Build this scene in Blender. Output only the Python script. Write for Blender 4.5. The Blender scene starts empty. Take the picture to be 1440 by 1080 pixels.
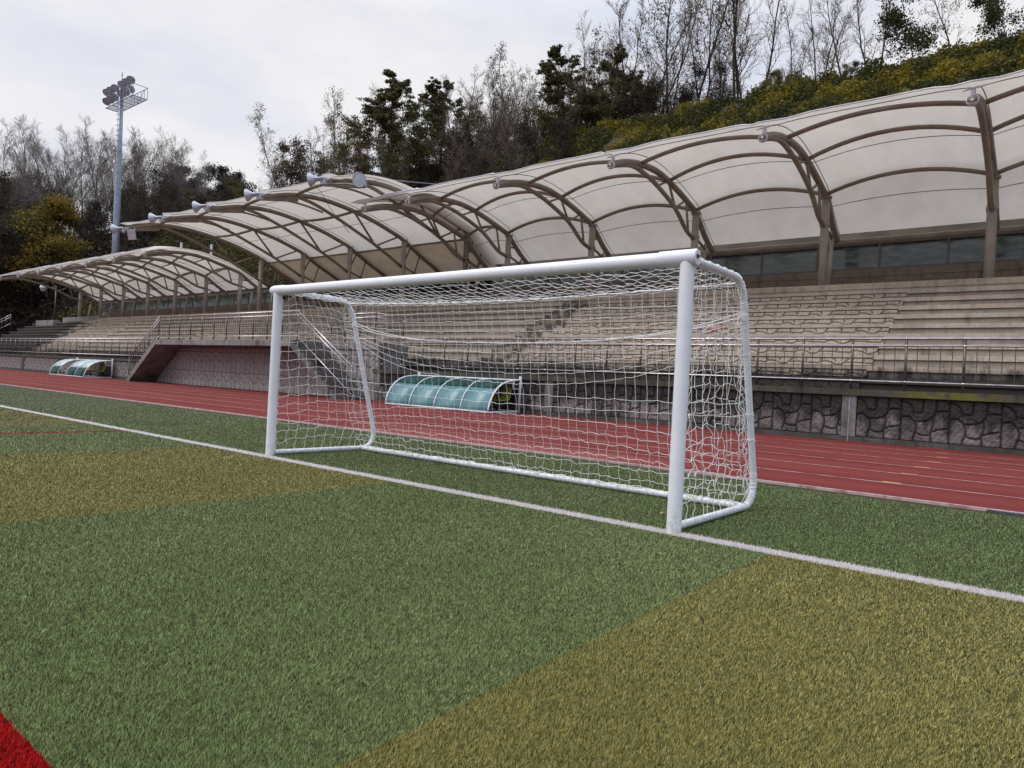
import bpy, math, random
import numpy as np
from mathutils import Vector, Matrix

R_ = random.Random(7)
RNG = np.random.default_rng(11)
scene = bpy.context.scene
COL = scene.collection

# ------------------------------------------------------------------ helpers
class MB:
    """collects geometry and links it as ONE mesh object"""
    def __init__(s):
        s.v = []; s.f = []
    def add(s, vs, fs):
        n = len(s.v); s.v.extend(vs); s.f.extend([tuple(i + n for i in f) for f in fs]); return s
    def box(s, x0, x1, y0, y1, z0, z1):
        vs = [(x0,y0,z0),(x1,y0,z0),(x1,y1,z0),(x0,y1,z0),(x0,y0,z1),(x1,y0,z1),(x1,y1,z1),(x0,y1,z1)]
        return s.add(vs, [(0,3,2,1),(4,5,6,7),(0,1,5,4),(1,2,6,5),(2,3,7,6),(3,0,4,7)])
    def quad(s, a, b, c, d):
        return s.add([tuple(a), tuple(b), tuple(c), tuple(d)], [(0,1,2,3)])
    def tube(s, pts, r, n=8, cap=True, closed=False):
        P = [Vector(p) for p in pts]; m = len(P)
        rs = r if isinstance(r, (list, tuple)) else [r]*m
        T = []
        for i in range(m):
            if closed: t = P[(i+1) % m] - P[i-1]
            else: t = P[min(i+1, m-1)] - P[max(i-1, 0)]
            if t.length < 1e-9: t = Vector((0,0,1))
            T.append(t.normalized())
        up = Vector((0,0,1)) if abs(T[0].z) < .9 else Vector((1,0,0))
        nrm = (up - T[0]*up.dot(T[0])).normalized()
        vs = []
        for i in range(m):
            nrm = nrm - T[i]*nrm.dot(T[i])
            if nrm.length < 1e-6: nrm = T[i].orthogonal()
            nrm.normalize(); b = T[i].cross(nrm)
            for k in range(n):
                a = 2*math.pi*k/n
                vs.append(tuple(P[i] + (nrm*math.cos(a) + b*math.sin(a))*rs[i]))
        fs = []
        for i in range(m-1 if not closed else m):
            j = (i+1) % m
            for k in range(n):
                k2 = (k+1) % n
                fs.append((i*n+k, i*n+k2, j*n+k2, j*n+k))
        if cap and not closed:
            fs.append(tuple(range(n-1, -1, -1))); fs.append(tuple((m-1)*n+k for k in range(n)))
        return s.add(vs, fs)
    def lathe(s, o, ax, prof, n=16):
        """prof: list of (distance along axis, radius)"""
        o = Vector(o); ax = Vector(ax).normalized(); u = ax.orthogonal().normalized(); w = ax.cross(u)
        vs = []
        for d, r in prof:
            for k in range(n):
                a = 2*math.pi*k/n
                vs.append(tuple(o + ax*d + (u*math.cos(a) + w*math.sin(a))*r))
        fs = [(i*n+k, i*n+(k+1) % n, (i+1)*n+(k+1) % n, (i+1)*n+k) for i in range(len(prof)-1) for k in range(n)]
        return s.add(vs, fs)
    def extrude(s, prof, xs):
        """prof (y,z) polyline extruded along the x stations"""
        m = len(prof); vs = [(x, y, z) for x in xs for y, z in prof]
        fs = [(i*m+j, (i+1)*m+j, (i+1)*m+j+1, i*m+j+1) for i in range(len(xs)-1) for j in range(m-1)]
        return s.add(vs, fs)
    def build(s, name, mat, parent=None, smooth=False, bevel=0):
        me = bpy.data.meshes.new(name); me.from_pydata(s.v, [], s.f)
        return link(name, me, mat, parent, smooth, bevel)

def link(name, me, mat, parent=None, smooth=False, bevel=0):
    me.materials.append(mat)
    if smooth is True: me.polygons.foreach_set('use_smooth', [True]*len(me.polygons))
    me.update()
    o = bpy.data.objects.new(name, me); COL.objects.link(o)
    if parent is not None: o.parent = parent
    if smooth == 'angle':
        try: me.set_sharp_from_angle(angle=math.radians(35)); me.polygons.foreach_set('use_smooth', [True]*len(me.polygons))
        except Exception: pass
    if bevel:
        b = o.modifiers.new('bevel', 'BEVEL'); b.width = bevel; b.segments = 2; b.limit_method = 'ANGLE'
    return o

def npmesh(name, V, F, attrs=None, mat=None, parent=None, smooth=False):
    """V (n,3) ; F (m,k) ints"""
    me = bpy.data.meshes.new(name)
    V = np.asarray(V, dtype=np.float32); F = np.asarray(F, dtype=np.int32); m, k = F.shape
    me.vertices.add(len(V)); me.vertices.foreach_set('co', V.ravel())
    me.loops.add(m*k); me.loops.foreach_set('vertex_index', F.ravel())
    me.polygons.add(m); me.polygons.foreach_set('loop_start', np.arange(0, m*k, k, dtype=np.int32))
    try: me.polygons.foreach_set('loop_total', np.full(m, k, dtype=np.int32))
    except Exception: pass
    me.update(calc_edges=True)
    if attrs:
        for an, (dom, arr) in attrs.items():
            a = me.attributes.new(an, 'FLOAT', dom); a.data.foreach_set('value', np.asarray(arr, dtype=np.float32))
    if smooth: me.polygons.foreach_set('use_smooth', np.ones(m, dtype=bool))
    me.update()
    if mat is None: return me
    me.materials.append(mat)
    o = bpy.data.objects.new(name, me); COL.objects.link(o)
    if parent is not None: o.parent = parent
    return o

def tag(o, label=None, cat=None, group=None, kind=None):
    if label: o['label'] = label
    if cat: o['category'] = cat
    if group: o['group'] = group
    if kind: o['kind'] = kind
    return o

def thing(name, label, cat, loc=(0,0,0), rz=0, group=None):
    o = bpy.data.objects.new(name, None); COL.objects.link(o)
    o.location = loc; o.rotation_euler = (0,0,rz); o.empty_display_size = .2
    return tag(o, label, cat, group)

def copy_tree(o, parent=None):
    c = o.copy(); COL.objects.link(c)
    if parent is not None: c.parent = parent
    for ch in list(o.children): copy_tree(ch, c)
    return c

# ------------------------------------------------------------------ materials
class NT:
    def __init__(s, name):
        s.m = bpy.data.materials.new(name); s.m.use_nodes = True; s.t = s.m.node_tree
        s.b = s.t.nodes['Principled BSDF']; s.out = s.t.nodes['Material Output']
    def n(s, typ, **kw):
        nd = s.t.nodes.new(typ)
        for k, v in kw.items(): setattr(nd, k, v)
        return nd
    def l(s, a, b): s.t.links.new(a, b)
    def set(s, sock, v):
        if hasattr(v, 'is_output'): s.l(v, sock)
        else: sock.default_value = v
    def math(s, op, a, b=0.0, c=None, clamp=False):
        nd = s.n('ShaderNodeMath', operation=op); nd.use_clamp = clamp
        s.set(nd.inputs[0], a); s.set(nd.inputs[1], b)
        if c is not None: s.set(nd.inputs[2], c)
        return nd.outputs[0]
    def mix(s, f, a, b, mode='MIX'):
        nd = s.n('ShaderNodeMix', data_type='RGBA', blend_type=mode)
        s.set(nd.inputs[0], f); s.set(nd.inputs[6], c4(a)); s.set(nd.inputs[7], c4(b)); return nd.outputs[2]
    def noise(s, scale, detail=3, rough=.55, vec=None, dist=0):
        nd = s.n('ShaderNodeTexNoise'); nd.inputs['Scale'].default_value = scale; nd.inputs['Detail'].default_value = detail
        nd.inputs['Roughness'].default_value = rough; nd.inputs['Distortion'].default_value = dist
        if vec is not None: s.l(vec, nd.inputs['Vector'])
        return nd.outputs['Fac']
    def ramp(s, f, a, b, va=0., vb=1.):
        nd = s.n('ShaderNodeMapRange'); nd.clamp = True; nd.interpolation_type = 'SMOOTHSTEP'
        s.set(nd.inputs[0], f); nd.inputs[1].default_value = a; nd.inputs[2].default_value = b
        nd.inputs[3].default_value = va; nd.inputs[4].default_value = vb; return nd.outputs[0]
    def pos(s):
        g = s.n('ShaderNodeNewGeometry'); x = s.n('ShaderNodeSeparateXYZ'); s.l(g.outputs['Position'], x.inputs[0])
        return g.outputs['Position'], x.outputs[0], x.outputs[1], x.outputs[2]
    def objco(s): return s.n('ShaderNodeTexCoord').outputs['Object']
    def scale(s, vec, sc):
        nd = s.n('ShaderNodeMapping'); s.l(vec, nd.inputs[0]); nd.inputs['Scale'].default_value = sc; return nd.outputs[0]
    def attr(s, name):
        nd = s.n('ShaderNodeAttribute', attribute_name=name); return nd.outputs['Fac']
    def bump(s, h, strength=.3, dist=.01):
        nd = s.n('ShaderNodeBump'); nd.inputs['Strength'].default_value = strength; nd.inputs['Distance'].default_value = dist
        s.l(h, nd.inputs['Height']); s.l(nd.outputs[0], s.b.inputs['Normal'])
    def col(s, c): s.set(s.b.inputs['Base Color'], c4(c))
    def p(s, **kw):
        for k, v in kw.items(): s.set(s.b.inputs[k.replace('_', ' ')], v)

def c4(c):
    if hasattr(c, 'is_output'): return c
    return (c[0], c[1], c[2], 1.0) if len(c) == 3 else c

def simple(name, a, b=None, scale=6., rough=.5, metal=0., bump=0., bscale=60., lo=.35, hi=.65, spec=.5, obj=True):
    t = NT(name); vec = t.objco() if obj else t.pos()[0]
    if b is not None:
        t.col(t.mix(t.ramp(t.noise(scale, 5, .6, vec), lo, hi), a, b))
    else: t.col(a)
    t.p(Roughness=rough, Metallic=metal); t.b.inputs['Specular IOR Level'].default_value = spec
    if bump: t.bump(t.noise(bscale, 4, .6, vec), bump, .01)
    return t.m

# --- turf: colour bands by place on the pitch, shared by the backing sheet and the fibres
def turf_colour(t):
    P, X, Y, Z = t.pos()
    jn = t.math('MULTIPLY', t.math('SUBTRACT', t.noise(45, 2, .5, P), .5), .010)
    Xj = t.math('ADD', X, jn); Yj = t.math('ADD', Y, jn)
    band = t.math('FLOOR', t.math('DIVIDE', t.math('SUBTRACT', Xj, .70), 3.41))
    par = t.math('ABSOLUTE', t.math('MODULO', band, 2.0))
    yel = t.math('LESS_THAN', par, .5)
    infield = t.math('LESS_THAN', Yj, -.04)
    yel = t.math('MULTIPLY', yel, infield)
    big = t.noise(.7, 4, .6, P)
    green = t.mix(t.ramp(big, .3, .7), (.246,.304,.120), (.284,.342,.142))
    out = t.mix(t.ramp(big, .3, .7), (.205,.262,.100), (.240,.298,.122))
    g = t.mix(infield, out, green)
    c = t.mix(yel, g, t.mix(t.ramp(big, .3, .7), (.335,.308,.102), (.380,.350,.124)))
    # white side line, thin red cross line, red band at the feet of the viewer
    far_sheen = t.math('MULTIPLY', t.ramp(X, -5, -17, 0, .45), t.ramp(t.noise(.35, 4, .6, P), .2, .6, .5, 1))  # grazing sheen of the distant fibres, painted in as a paler tone
    c = t.mix(far_sheen, c, (.36,.36,.235))
    w = t.math('MULTIPLY', t.math('GREATER_THAN', Yj, -.115), t.math('LESS_THAN', Yj, .032))
    t.line = w
    c = t.mix(w, c, (.74,.70,.69))
    r1 = t.math('MULTIPLY', t.math('LESS_THAN', t.math('ABSOLUTE', t.math('ADD', X, 8.40)), .075), infield)
    c = t.mix(r1, c, (.55,.035,.02))
    r2 = t.math('LESS_THAN', Yj, -3.835)
    c = t.mix(r2, c, (.50,.014,.014))
    return P, c

def turf_sheet():
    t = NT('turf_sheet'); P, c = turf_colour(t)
    fine = t.noise(260, 3, .7, P); mid = t.noise(55, 3, .6, P)
    k = t.math('ADD', t.ramp(fine, .3, .7, .06, .36), t.math('MULTIPLY', t.math('SUBTRACT', mid, .5), .3))
    k = t.math('MULTIPLY', k, t.ramp(t.pos()[1], -42, -30, 1.9, 1))
    c = t.mix(1.0, c, t.n('ShaderNodeCombineColor').outputs[0], 'MULTIPLY')
    mx = c.node
    cc = t.n('ShaderNodeCombineColor')
    for i in range(3): t.l(k, cc.inputs[i])
    t.l(cc.outputs[0], mx.inputs[7])
    c = t.mix(t.line, c, (.55,.52,.51))
    t.col(c); t.p(Roughness=.9); t.b.inputs['Specular IOR Level'].default_value = .15
    t.bump(fine, .8, .02)
    return t.m

def turf_blade():
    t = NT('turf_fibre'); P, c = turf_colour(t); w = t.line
    r = t.attr('rnd')
    k = t.ramp(r, 0, 1, .08, 2.05)
    k = t.math('ADD', t.math('MULTIPLY', k, t.math('SUBTRACT', 1.0, w)), t.math('MULTIPLY', t.ramp(r, 0, 1, .82, 1.12), w))
    cc = t.n('ShaderNodeCombineColor')
    for i in range(3): t.l(k, cc.inputs[i])
    c = t.mix(1.0, c, cc.outputs[0], 'MULTIPLY')
    t.col(c); t.p(Roughness=.5); t.b.inputs['Specular IOR Level'].default_value = .22
    tr = t.n('ShaderNodeBsdfTranslucent'); t.l(c, tr.inputs[0])
    mx = t.n('ShaderNodeMixShader'); mx.inputs[0].default_value = .30
    t.l(t.b.outputs[0], mx.inputs[1]); t.l(tr.outputs[0], mx.inputs[2]); t.l(mx.outputs[0], t.out.inputs[0])
    return t.m

def track_mat():
    t = NT('track_rubber'); P, X, Y, Z = t.pos()
    stretch = t.scale(P, (.05, .5, 1))
    n1 = t.noise(2.2, 5, .6, stretch); n2 = t.noise(.5, 4, .6, P); n3 = t.noise(160, 3, .7, P)
    c = t.mix(t.ramp(n1, .3, .7), (.140,.0235,.021), (.186,.038,.033))
    c = t.mix(t.ramp(n2, .52, .75, 0, .5), c, (.095,.018,.016))
    faded = t.math('MULTIPLY', t.ramp(X, -9.5, -7.5), t.ramp(X, -3.4, -1.0, 1, 0))
    faded = t.math('MULTIPLY', faded, t.ramp(Y, 4.9, 4.3))
    c = t.mix(t.math('MULTIPLY', faded, t.ramp(n1, .3, .6, .1, .5)), c, (.30,.115,.10))
    d = t.ramp(n3, .3, .7, .72, 1.18)
    cc = t.n('ShaderNodeCombineColor')
    for i in range(3): t.l(d, cc.inputs[i])
    c = t.mix(1.0, c, cc.outputs[0], 'MULTIPLY')
    t.col(c); t.p(Roughness=.9); t.b.inputs['Specular IOR Level'].default_value = .12
    t.bump(n3, .7, .005)
    return t.m

def concrete(name, a, b, dark=.0, low=None, aisle=False, relief=False, moss=False, left=False):
    t = NT(name); P, X, Y, Z = t.pos()
    n1 = t.noise(.9, 6, .6, P); n2 = t.noise(14, 5, .65, P); drip = t.noise(1.0, 5, .65, t.scale(P, (3.2, 1, .35)))
    grime = t.noise(3.1, 6, .68, t.scale(P, (.8, 1, 1.6)))
    c = t.mix(t.ramp(n1, .3, .7), a, b)
    c = t.mix(t.ramp(n2, .35, .75, 0, .45), c, tuple(q*.55 for q in a))
    c = t.mix(t.ramp(grime, .52, .72, 0, .40), c, tuple(q*.38 for q in a))
    c = t.mix(t.ramp(drip, .5, .72, 0, dark), c, (.022,.020,.018))
    if low is not None:   # black algae on the lowest rows
        zz = t.math('ADD', Z, t.math('MULTIPLY', t.math('SUBTRACT', drip, .5), 1.1))
        c = t.mix(t.ramp(zz, low-.22, low+.2, .93, 0), c, (.020,.019,.017))
    if aisle:             # dirt washed down the stepped aisle and its foot
        s = t.math('ADD', t.math('ADD', X, 15.1), t.math('MULTIPLY', t.math('SUBTRACT', t.noise(2.4, 4, .6, P), .5), 2.6))
        f = t.math('MULTIPLY', t.ramp(t.math('ABSOLUTE', s), .25, 1.0, .85, 0), t.ramp(t.noise(3.5, 4, .6, P), .3, .6, .35, 1))
        c = t.mix(f, c, (.030,.026,.020))
        lx = t.math('ADD', t.math('ADD', X, t.math('MULTIPLY', Y, .9)), t.math('MULTIPLY', t.math('SUBTRACT', t.noise(.9, 4, .6, P), .5), 5))
        c = t.mix(t.ramp(lx, -52.5, -49.5, .9, 0), c, (.030,.029,.027))
    if moss:
        f = t.math('MULTIPLY', t.ramp(t.noise(2.1, 5, .6, P), .40, .56), t.ramp(t.math('ABSOLUTE', t.math('SUBTRACT', X, .1)), .3, 1.3, .9, .10))
        c = t.mix(f, c, (.125,.122,.022))
    if relief:
        g = t.attr('groove'); c = t.mix(t.math('MULTIPLY', g, .75), c, (.050,.040,.031))
    t.col(c); t.p(Roughness=.85); t.b.inputs['Specular IOR Level'].default_value = .25
    t.bump(t.noise(60, 5, .7, P), .35, .012)
    return t.m

def front_wall_mat():
    """dark weathered stone-pattern wall: black algae, pale patches low on the stones"""
    t = NT('front_wall_stone'); P, X, Y, Z = t.pos()
    drip = t.noise(1.0, 6, .66, t.scale(P, (4.5, 1, .4))); n2 = t.noise(20, 6, .75, t.scale(P, (.45, 1, 2.6))); n3 = t.noise(1.1, 4, .55, P)
    zz = t.math('ADD', Z, t.math('MULTIPLY', t.math('SUBTRACT', drip, .5), 1.25))
    pale = t.mix(t.ramp(n2, .3, .7), (.090,.078,.078), (.33,.29,.285))
    dark = t.mix(t.ramp(n2, .35, .7), (.014,.012,.0112), (.066,.057,.053))
    f = t.math('MULTIPLY', t.ramp(zz, .40, .72, 1, 0), t.ramp(n3, .34, .58, .12, 1))
    f = t.math('MULTIPLY', f, t.ramp(Z, .10, .2, .35, 1))
    clean = t.ramp(X, -26, -19.5, 1, 0)        # the far end, under and beyond the landing, stayed paler
    fl = t.ramp(t.math('ADD', zz, t.math('MULTIPLY', n3, -.15)), .85, 1.35, 1, .12)
    f = t.math('MAXIMUM', f, t.math('MULTIPLY', clean, fl))
    c = t.mix(f, dark, pale)
    c = t.mix(t.math('MULTIPLY', clean, t.ramp(zz, .4, .9, .6, .2)), c, (.30,.265,.26))
    m = t.math('MULTIPLY', t.ramp(t.noise(2.1, 5, .6, P), .52, .66), t.ramp(Z, .7, 1.2))
    m = t.math('MULTIPLY', m, t.ramp(t.math('ABSOLUTE', t.math('ADD', X, .4)), .2, 1.6, .85, .0))
    c = t.mix(m, c, (.070,.068,.016))
    g = t.attr('groove'); c = t.mix(t.math('MULTIPLY', g, .82), c, (.008,.007,.007))
    t.col(c); t.p(Roughness=.8); t.b.inputs['Specular IOR Level'].default_value = .3
    t.bump(n2, .9, .03)
    return t.m

def membrane_mat():
    t = NT('membrane'); P, X, Y, Z = t.pos()
    n = t.noise(1.2, 5, .6, t.scale(P, (1, .35, 1))); s = t.noise(42, 2, .5, P)
    c = t.mix(t.ramp(n, .3, .75), (.77,.73,.665), (.69,.65,.585))
    c = t.mix(t.ramp(s, .73, .76, 0, .75), c, (.10,.08,.06))
    c = t.mix(t.ramp(t.noise(2.5, 5, .65, t.scale(P, (2.2, .25, 1))), .58, .8, 0, .28), c, (.48,.43,.36))
    t.col(c); t.p(Roughness=.6); t.bump(t.noise(1.6, 3, .5, t.scale(P, (1.5, .5, 1))), .35, .12)
    tr = t.n('ShaderNodeBsdfTranslucent'); t.l(c, tr.inputs[0])
    mx = t.n('ShaderNodeMixShader'); mx.inputs[0].default_value = .38
    t.l(t.b.outputs[0], mx.inputs[1]); t.l(tr.outputs[0], mx.inputs[2]); t.l(mx.outputs[0], t.out.inputs[0])
    return t.m

def leaf_mat(name, a, b, c3=None, trans=.3, nscale=.5):
    t = NT(name); P, X, Y, Z = t.pos(); r = t.attr('rnd')
    oi = t.n('ShaderNodeObjectInfo').outputs['Random']
    n = t.noise(nscale, 3, .6, P)
    f = t.math('ADD', t.math('MULTIPLY', r, .55), t.math('MULTIPLY', t.ramp(n, .3, .7), .45))
    c = t.mix(f, a, b)
    if c3 is not None: c = t.mix(t.ramp(t.math('ADD', n, t.math('MULTIPLY', r, .25)), .59, .75), c, c3)
    c = t.mix(t.math('MULTIPLY', oi, .35), c, tuple(q*.6 for q in a))
    t.col(c); t.p(Roughness=.6); t.b.inputs['Specular IOR Level'].default_value = .25
    tr = t.n('ShaderNodeBsdfTranslucent'); t.l(c, tr.inputs[0])
    mx = t.n('ShaderNodeMixShader'); mx.inputs[0].default_value = trans
    t.l(t.b.outputs[0], mx.inputs[1]); t.l(tr.outputs[0], mx.inputs[2]); t.l(mx.outputs[0], t.out.inputs[0])
    return t.m

def bark_mat(name, a, b):
    return simple(name, a, b, 3., .9, bump=.3, bscale=20, spec=.2)

M = {}
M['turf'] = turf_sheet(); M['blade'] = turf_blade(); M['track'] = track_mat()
M['ground'] = simple('dry_ground', (.10,.085,.06), (.16,.14,.10), .6, .95, obj=False)
M['white_paint'] = simple('white_powder_coat', (.74,.76,.80), (.69,.71,.75), 2.5, .32, bump=.05, bscale=30)
t = NT('goal_paint'); P, X, Y, Z = t.pos()
c = t.mix(t.ramp(t.noise(2.5, 4, .6, P), .35, .65), (.75,.77,.81), (.70,.72,.76))
c = t.mix(t.math('MULTIPLY', t.ramp(Z, .02, .22, .6, 0), t.ramp(t.noise(30, 4, .6, P), .35, .7)), c, (.30,.30,.20))
c = t.mix(t.math('MULTIPLY', t.ramp(t.noise(5, 6, .7, t.scale(P, (3, 3, .8))), .60, .72), .30), c, (.42,.40,.37))
t.col(c); t.p(Roughness=t.ramp(t.noise(9, 4, .6, P), .3, .7, .28, .5)); t.bump(t.noise(40, 3, .6, P), .06, .004)
M['white_paint'] = t.m
M['cord'] = simple('net_cord', (.84,.84,.83), (.76,.75,.73), 3., .75)
M['red_strap'] = simple('red_strap', (.62,.12,.10), (.5,.09,.08), 30, .6)
M['brass'] = simple('bolt_metal', (.32,.27,.17), (.12,.10,.08), 40, .4, .8)
M['kerbline'] = simple('track_white_line', (.42,.34,.33), (.24,.12,.11), 9., .7, obj=False, lo=.45, hi=.72)
M['kerbline_thin'] = simple('track_lane_line', (.46,.34,.32), (.24,.075,.07), 5., .8, obj=False, lo=.44, hi=.68)
M['yellow_mark'] = simple('yellow_mark', (.55,.30,.08), (.40,.20,.08), 9., .7)
M['gutter'] = simple('gutter_red', (.085,.016,.016), (.13,.024,.024), 8., .8, obj=False)
M['drain'] = simple('drain_metal', (.14,.15,.18), (.07,.075,.09), 20, .45, .7)
M['streak'] = simple('lime_streak', (.30,.35,.45), (.16,.17,.20), 9., .8, obj=False)
M['dark'] = simple('dark_gap', (.010,.010,.012), None, rough=.8)
M['steel'] = simple('stainless_rail', (.62,.58,.60), (.45,.40,.41), 4., .22, .85)
M['post'] = simple('rail_post', (.125,.118,.112), (.070,.066,.063), 6., .35, .5)
M['wire'] = simple('rail_wire', (.11,.09,.085), (.07,.06,.06), 6., .5, .5)
M['frame'] = simple('canopy_steel', (.240,.200,.160), (.180,.148,.118), 1.6, .52, .0, bump=.05, bscale=12)
M['column'] = simple('canopy_column', (.345,.305,.262), (.275,.24,.205), 1.2, .6, bump=.05, bscale=12)
M['membrane'] = membrane_mat()
t = NT('rear_membrane'); P, X, Y, Z = t.pos(); c = t.mix(t.ramp(t.noise(.9, 5, .6, P), .3, .7), (.50,.41,.30), (.42,.34,.25))
t.col(c); t.p(Roughness=.7); tr = t.n('ShaderNodeBsdfTranslucent'); t.l(c, tr.inputs[0]); mx = t.n('ShaderNodeMixShader'); mx.inputs[0].default_value = .22
t.l(t.b.outputs[0], mx.inputs[1]); t.l(tr.outputs[0], mx.inputs[2]); t.l(mx.outputs[0], t.out.inputs[0]); M['rear_membrane'] = t.m
M['seam'] = simple('seam', (.16,.14,.125), (.12,.10,.09), 3, .7)
M['capwhite'] = simple('cap_white', (.62,.63,.66), (.5,.5,.54), 5, .4)
M['galv'] = simple('galvanised', (.30,.33,.40), (.22,.25,.31), 2., .38, .55)
M['lampgrey'] = simple('lamp_grey', (.40,.44,.52), (.28,.31,.38), 3., .38, .2)
M['lampbell'] = simple('lamp_bell', (.50,.53,.58), (.40,.43,.48), 4., .35, .2)
M['reflector'] = simple('reflector', (.62,.72,.78), (.50,.60,.68), 3., .18, .35)
M['darkglass'] = simple('lamp_dark_glass', (.48,.52,.55), (.34,.37,.40), 5., .4)
M['lampglass'] = simple('lamp_glass', (.55,.68,.76), (.45,.58,.66), 9., .3)
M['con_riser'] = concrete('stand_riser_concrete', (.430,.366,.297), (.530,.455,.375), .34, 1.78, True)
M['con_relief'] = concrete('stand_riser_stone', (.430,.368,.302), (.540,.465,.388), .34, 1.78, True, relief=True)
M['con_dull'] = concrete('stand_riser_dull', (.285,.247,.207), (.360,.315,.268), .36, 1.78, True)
M['con_top'] = concrete('walkway_concrete', (.40,.335,.262), (.48,.405,.32), .35)
M['con_rear'] = concrete('rear_wall_stone', (.165,.130,.098), (.21,.165,.125), .5, relief=True)
M['con_rearplain'] = concrete('rear_wall_band', (.165,.132,.10), (.205,.165,.13), .5)
M['con_coping'] = concrete('coping_concrete', (.050,.044,.039), (.098,.088,.078), .8, moss=True)
M['con_plinth'] = concrete('plinth_concrete', (.060,.054,.050), (.115,.105,.098), .7)
M['con_slab'] = concrete('landing_concrete', (.19,.175,.168), (.30,.28,.27), .75)
M['con_land'] = concrete('landing_wall', (.335,.290,.280), (.39,.34,.33), .25, relief=True)
M['con_stain'] = concrete('stair_concrete', (.10,.092,.085), (.22,.205,.197), .95)
M['con_block'] = concrete('block_stone', (.25,.222,.215), (.33,.30,.29), .8, relief=True)
M['front'] = front_wall_mat()
M['terrain'] = simple('leaf_litter', (.030,.022,.014), (.055,.040,.024), .8, .95, obj=False)
M['bark'] = bark_mat('bark_dark', (.042,.033,.028), (.075,.060,.052))
M['bark_pale'] = bark_mat('bark_grey', (.11,.095,.085), (.16,.14,.13))
M['twig'] = bark_mat('twig', (.100,.074,.056), (.150,.114,.088))
M['twig_pale'] = bark_mat('twig_pale', (.115,.096,.084), (.165,.140,.126))
M['twig_dark'] = bark_mat('twig_dark', (.040,.031,.027), (.070,.055,.047))
M['leaf_green'] = leaf_mat('leaf_green', (.030,.042,.014), (.075,.092,.028))
M['leaf_olive'] = leaf_mat('leaf_olive', (.052,.054,.016), (.12,.112,.034), (.17,.13,.03))
M['leaf_con'] = leaf_mat('leaf_conifer', (.036,.040,.015), (.140,.122,.045), trans=.3)
M['leaf_pine'] = leaf_mat('leaf_pine', (.013,.017,.016), (.032,.038,.034), trans=.1)
M['leaf_brown'] = leaf_mat('leaf_brown', (.040,.027,.016), (.085,.058,.030))
M['leaf_red'] = leaf_mat('leaf_red', (.080,.032,.014), (.17,.070,.026))
M['leaf_gold'] = leaf_mat('leaf_gold', (.060,.058,.016), (.165,.132,.030), (.34,.225,.030), nscale=.22)
M['leaf_cover'] = leaf_mat('leaf_cover', (.036,.042,.012), (.105,.106,.024), (.27,.215,.022), nscale=.45)
M['leaf_scrub'] = leaf_mat('leaf_scrub', (.026,.022,.014), (.068,.056,.034), (.085,.066,.030))
M['leaf_olive_dark'] = leaf_mat('leaf_olive_dark', (.030,.030,.012), (.080,.072,.026), (.10,.085,.022))
M['leaf_wood'] = leaf_mat('leaf_woodland', (.024,.019,.015), (.058,.046,.036), (.070,.050,.028), nscale=.12)
M['teal'] = None; M['seat'] = simple('seat_yellow', (.50,.36,.03), (.38,.27,.03), 6, .4)
M['seat_green'] = simple('seat_lime', (.30,.34,.05), (.22,.25,.05), 6, .4)

t = NT('polycarbonate_teal'); v = t.objco()
t.col(t.mix(t.ramp(t.noise(2.2, 4, .6, v), .35, .7), (.098,.225,.245), (.15,.295,.315)))
t.p(Roughness=.22); t.b.inputs['Specular IOR Level'].default_value = .5
t.b.inputs['Alpha'].default_value = .93
M['teal'] = t.m
M['teal_sky_refl'] = simple('polycarbonate_sky_reflection', (.42,.56,.56), (.50,.62,.62), 3., .25)  # paler teal: the sky reflection is painted into the panel colour
t = NT('polycarbonate_dark_reflection'); v = t.objco()
t.col(t.mix(t.ramp(t.noise(5, 4, .6, v), .4, .6), (.008,.035,.032), (.02,.07,.066))); t.p(Roughness=.45); t.b.inputs['Specular IOR Level'].default_value = .08
M['teal_dark_refl'] = t.m  # dark reflections of canopy and trees painted into the panel colour
t = NT('window_glass'); P, X, Y, Z = t.pos()
n = t.noise(3, 5, .6, t.scale(P, (.5, 1, 2.)))
t.col(t.mix(t.ramp(n, .35, .7), (.034,.045,.037), (.105,.122,.110)))
t.p(Roughness=t.ramp(n, .3, .7, .10, .28)); t.b.inputs['Specular IOR Level'].default_value = .6
M['glass'] = t.m
M['winframe'] = simple('window_frame', (.055,.05,.05), (.085,.08,.078), 5, .5)

# ------------------------------------------------------------------ camera
yaw, pitch, roll = -.672, -.0005, .0518
CAM = Vector((2.0585, -4.4665, .968))
fw = Vector((math.sin(yaw)*math.cos(pitch), math.cos(yaw)*math.cos(pitch), math.sin(pitch)))
ri = Vector((math.cos(yaw), -math.sin(yaw), 0)); up = ri.cross(fw)
r2 = ri*math.cos(roll) + up*math.sin(roll); u2 = -ri*math.sin(roll) + up*math.cos(roll)
cd = bpy.data.cameras.new('camera'); co = bpy.data.objects.new('camera', cd); COL.objects.link(co)
mw = Matrix((r2, u2, -fw)).transposed().to_4x4(); mw.translation = CAM; co.matrix_world = mw
cd.sensor_width = 36; cd.lens = 970.9/1440*36; cd.clip_end = 3000; cd.clip_start = .05
scene.camera = co

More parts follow.
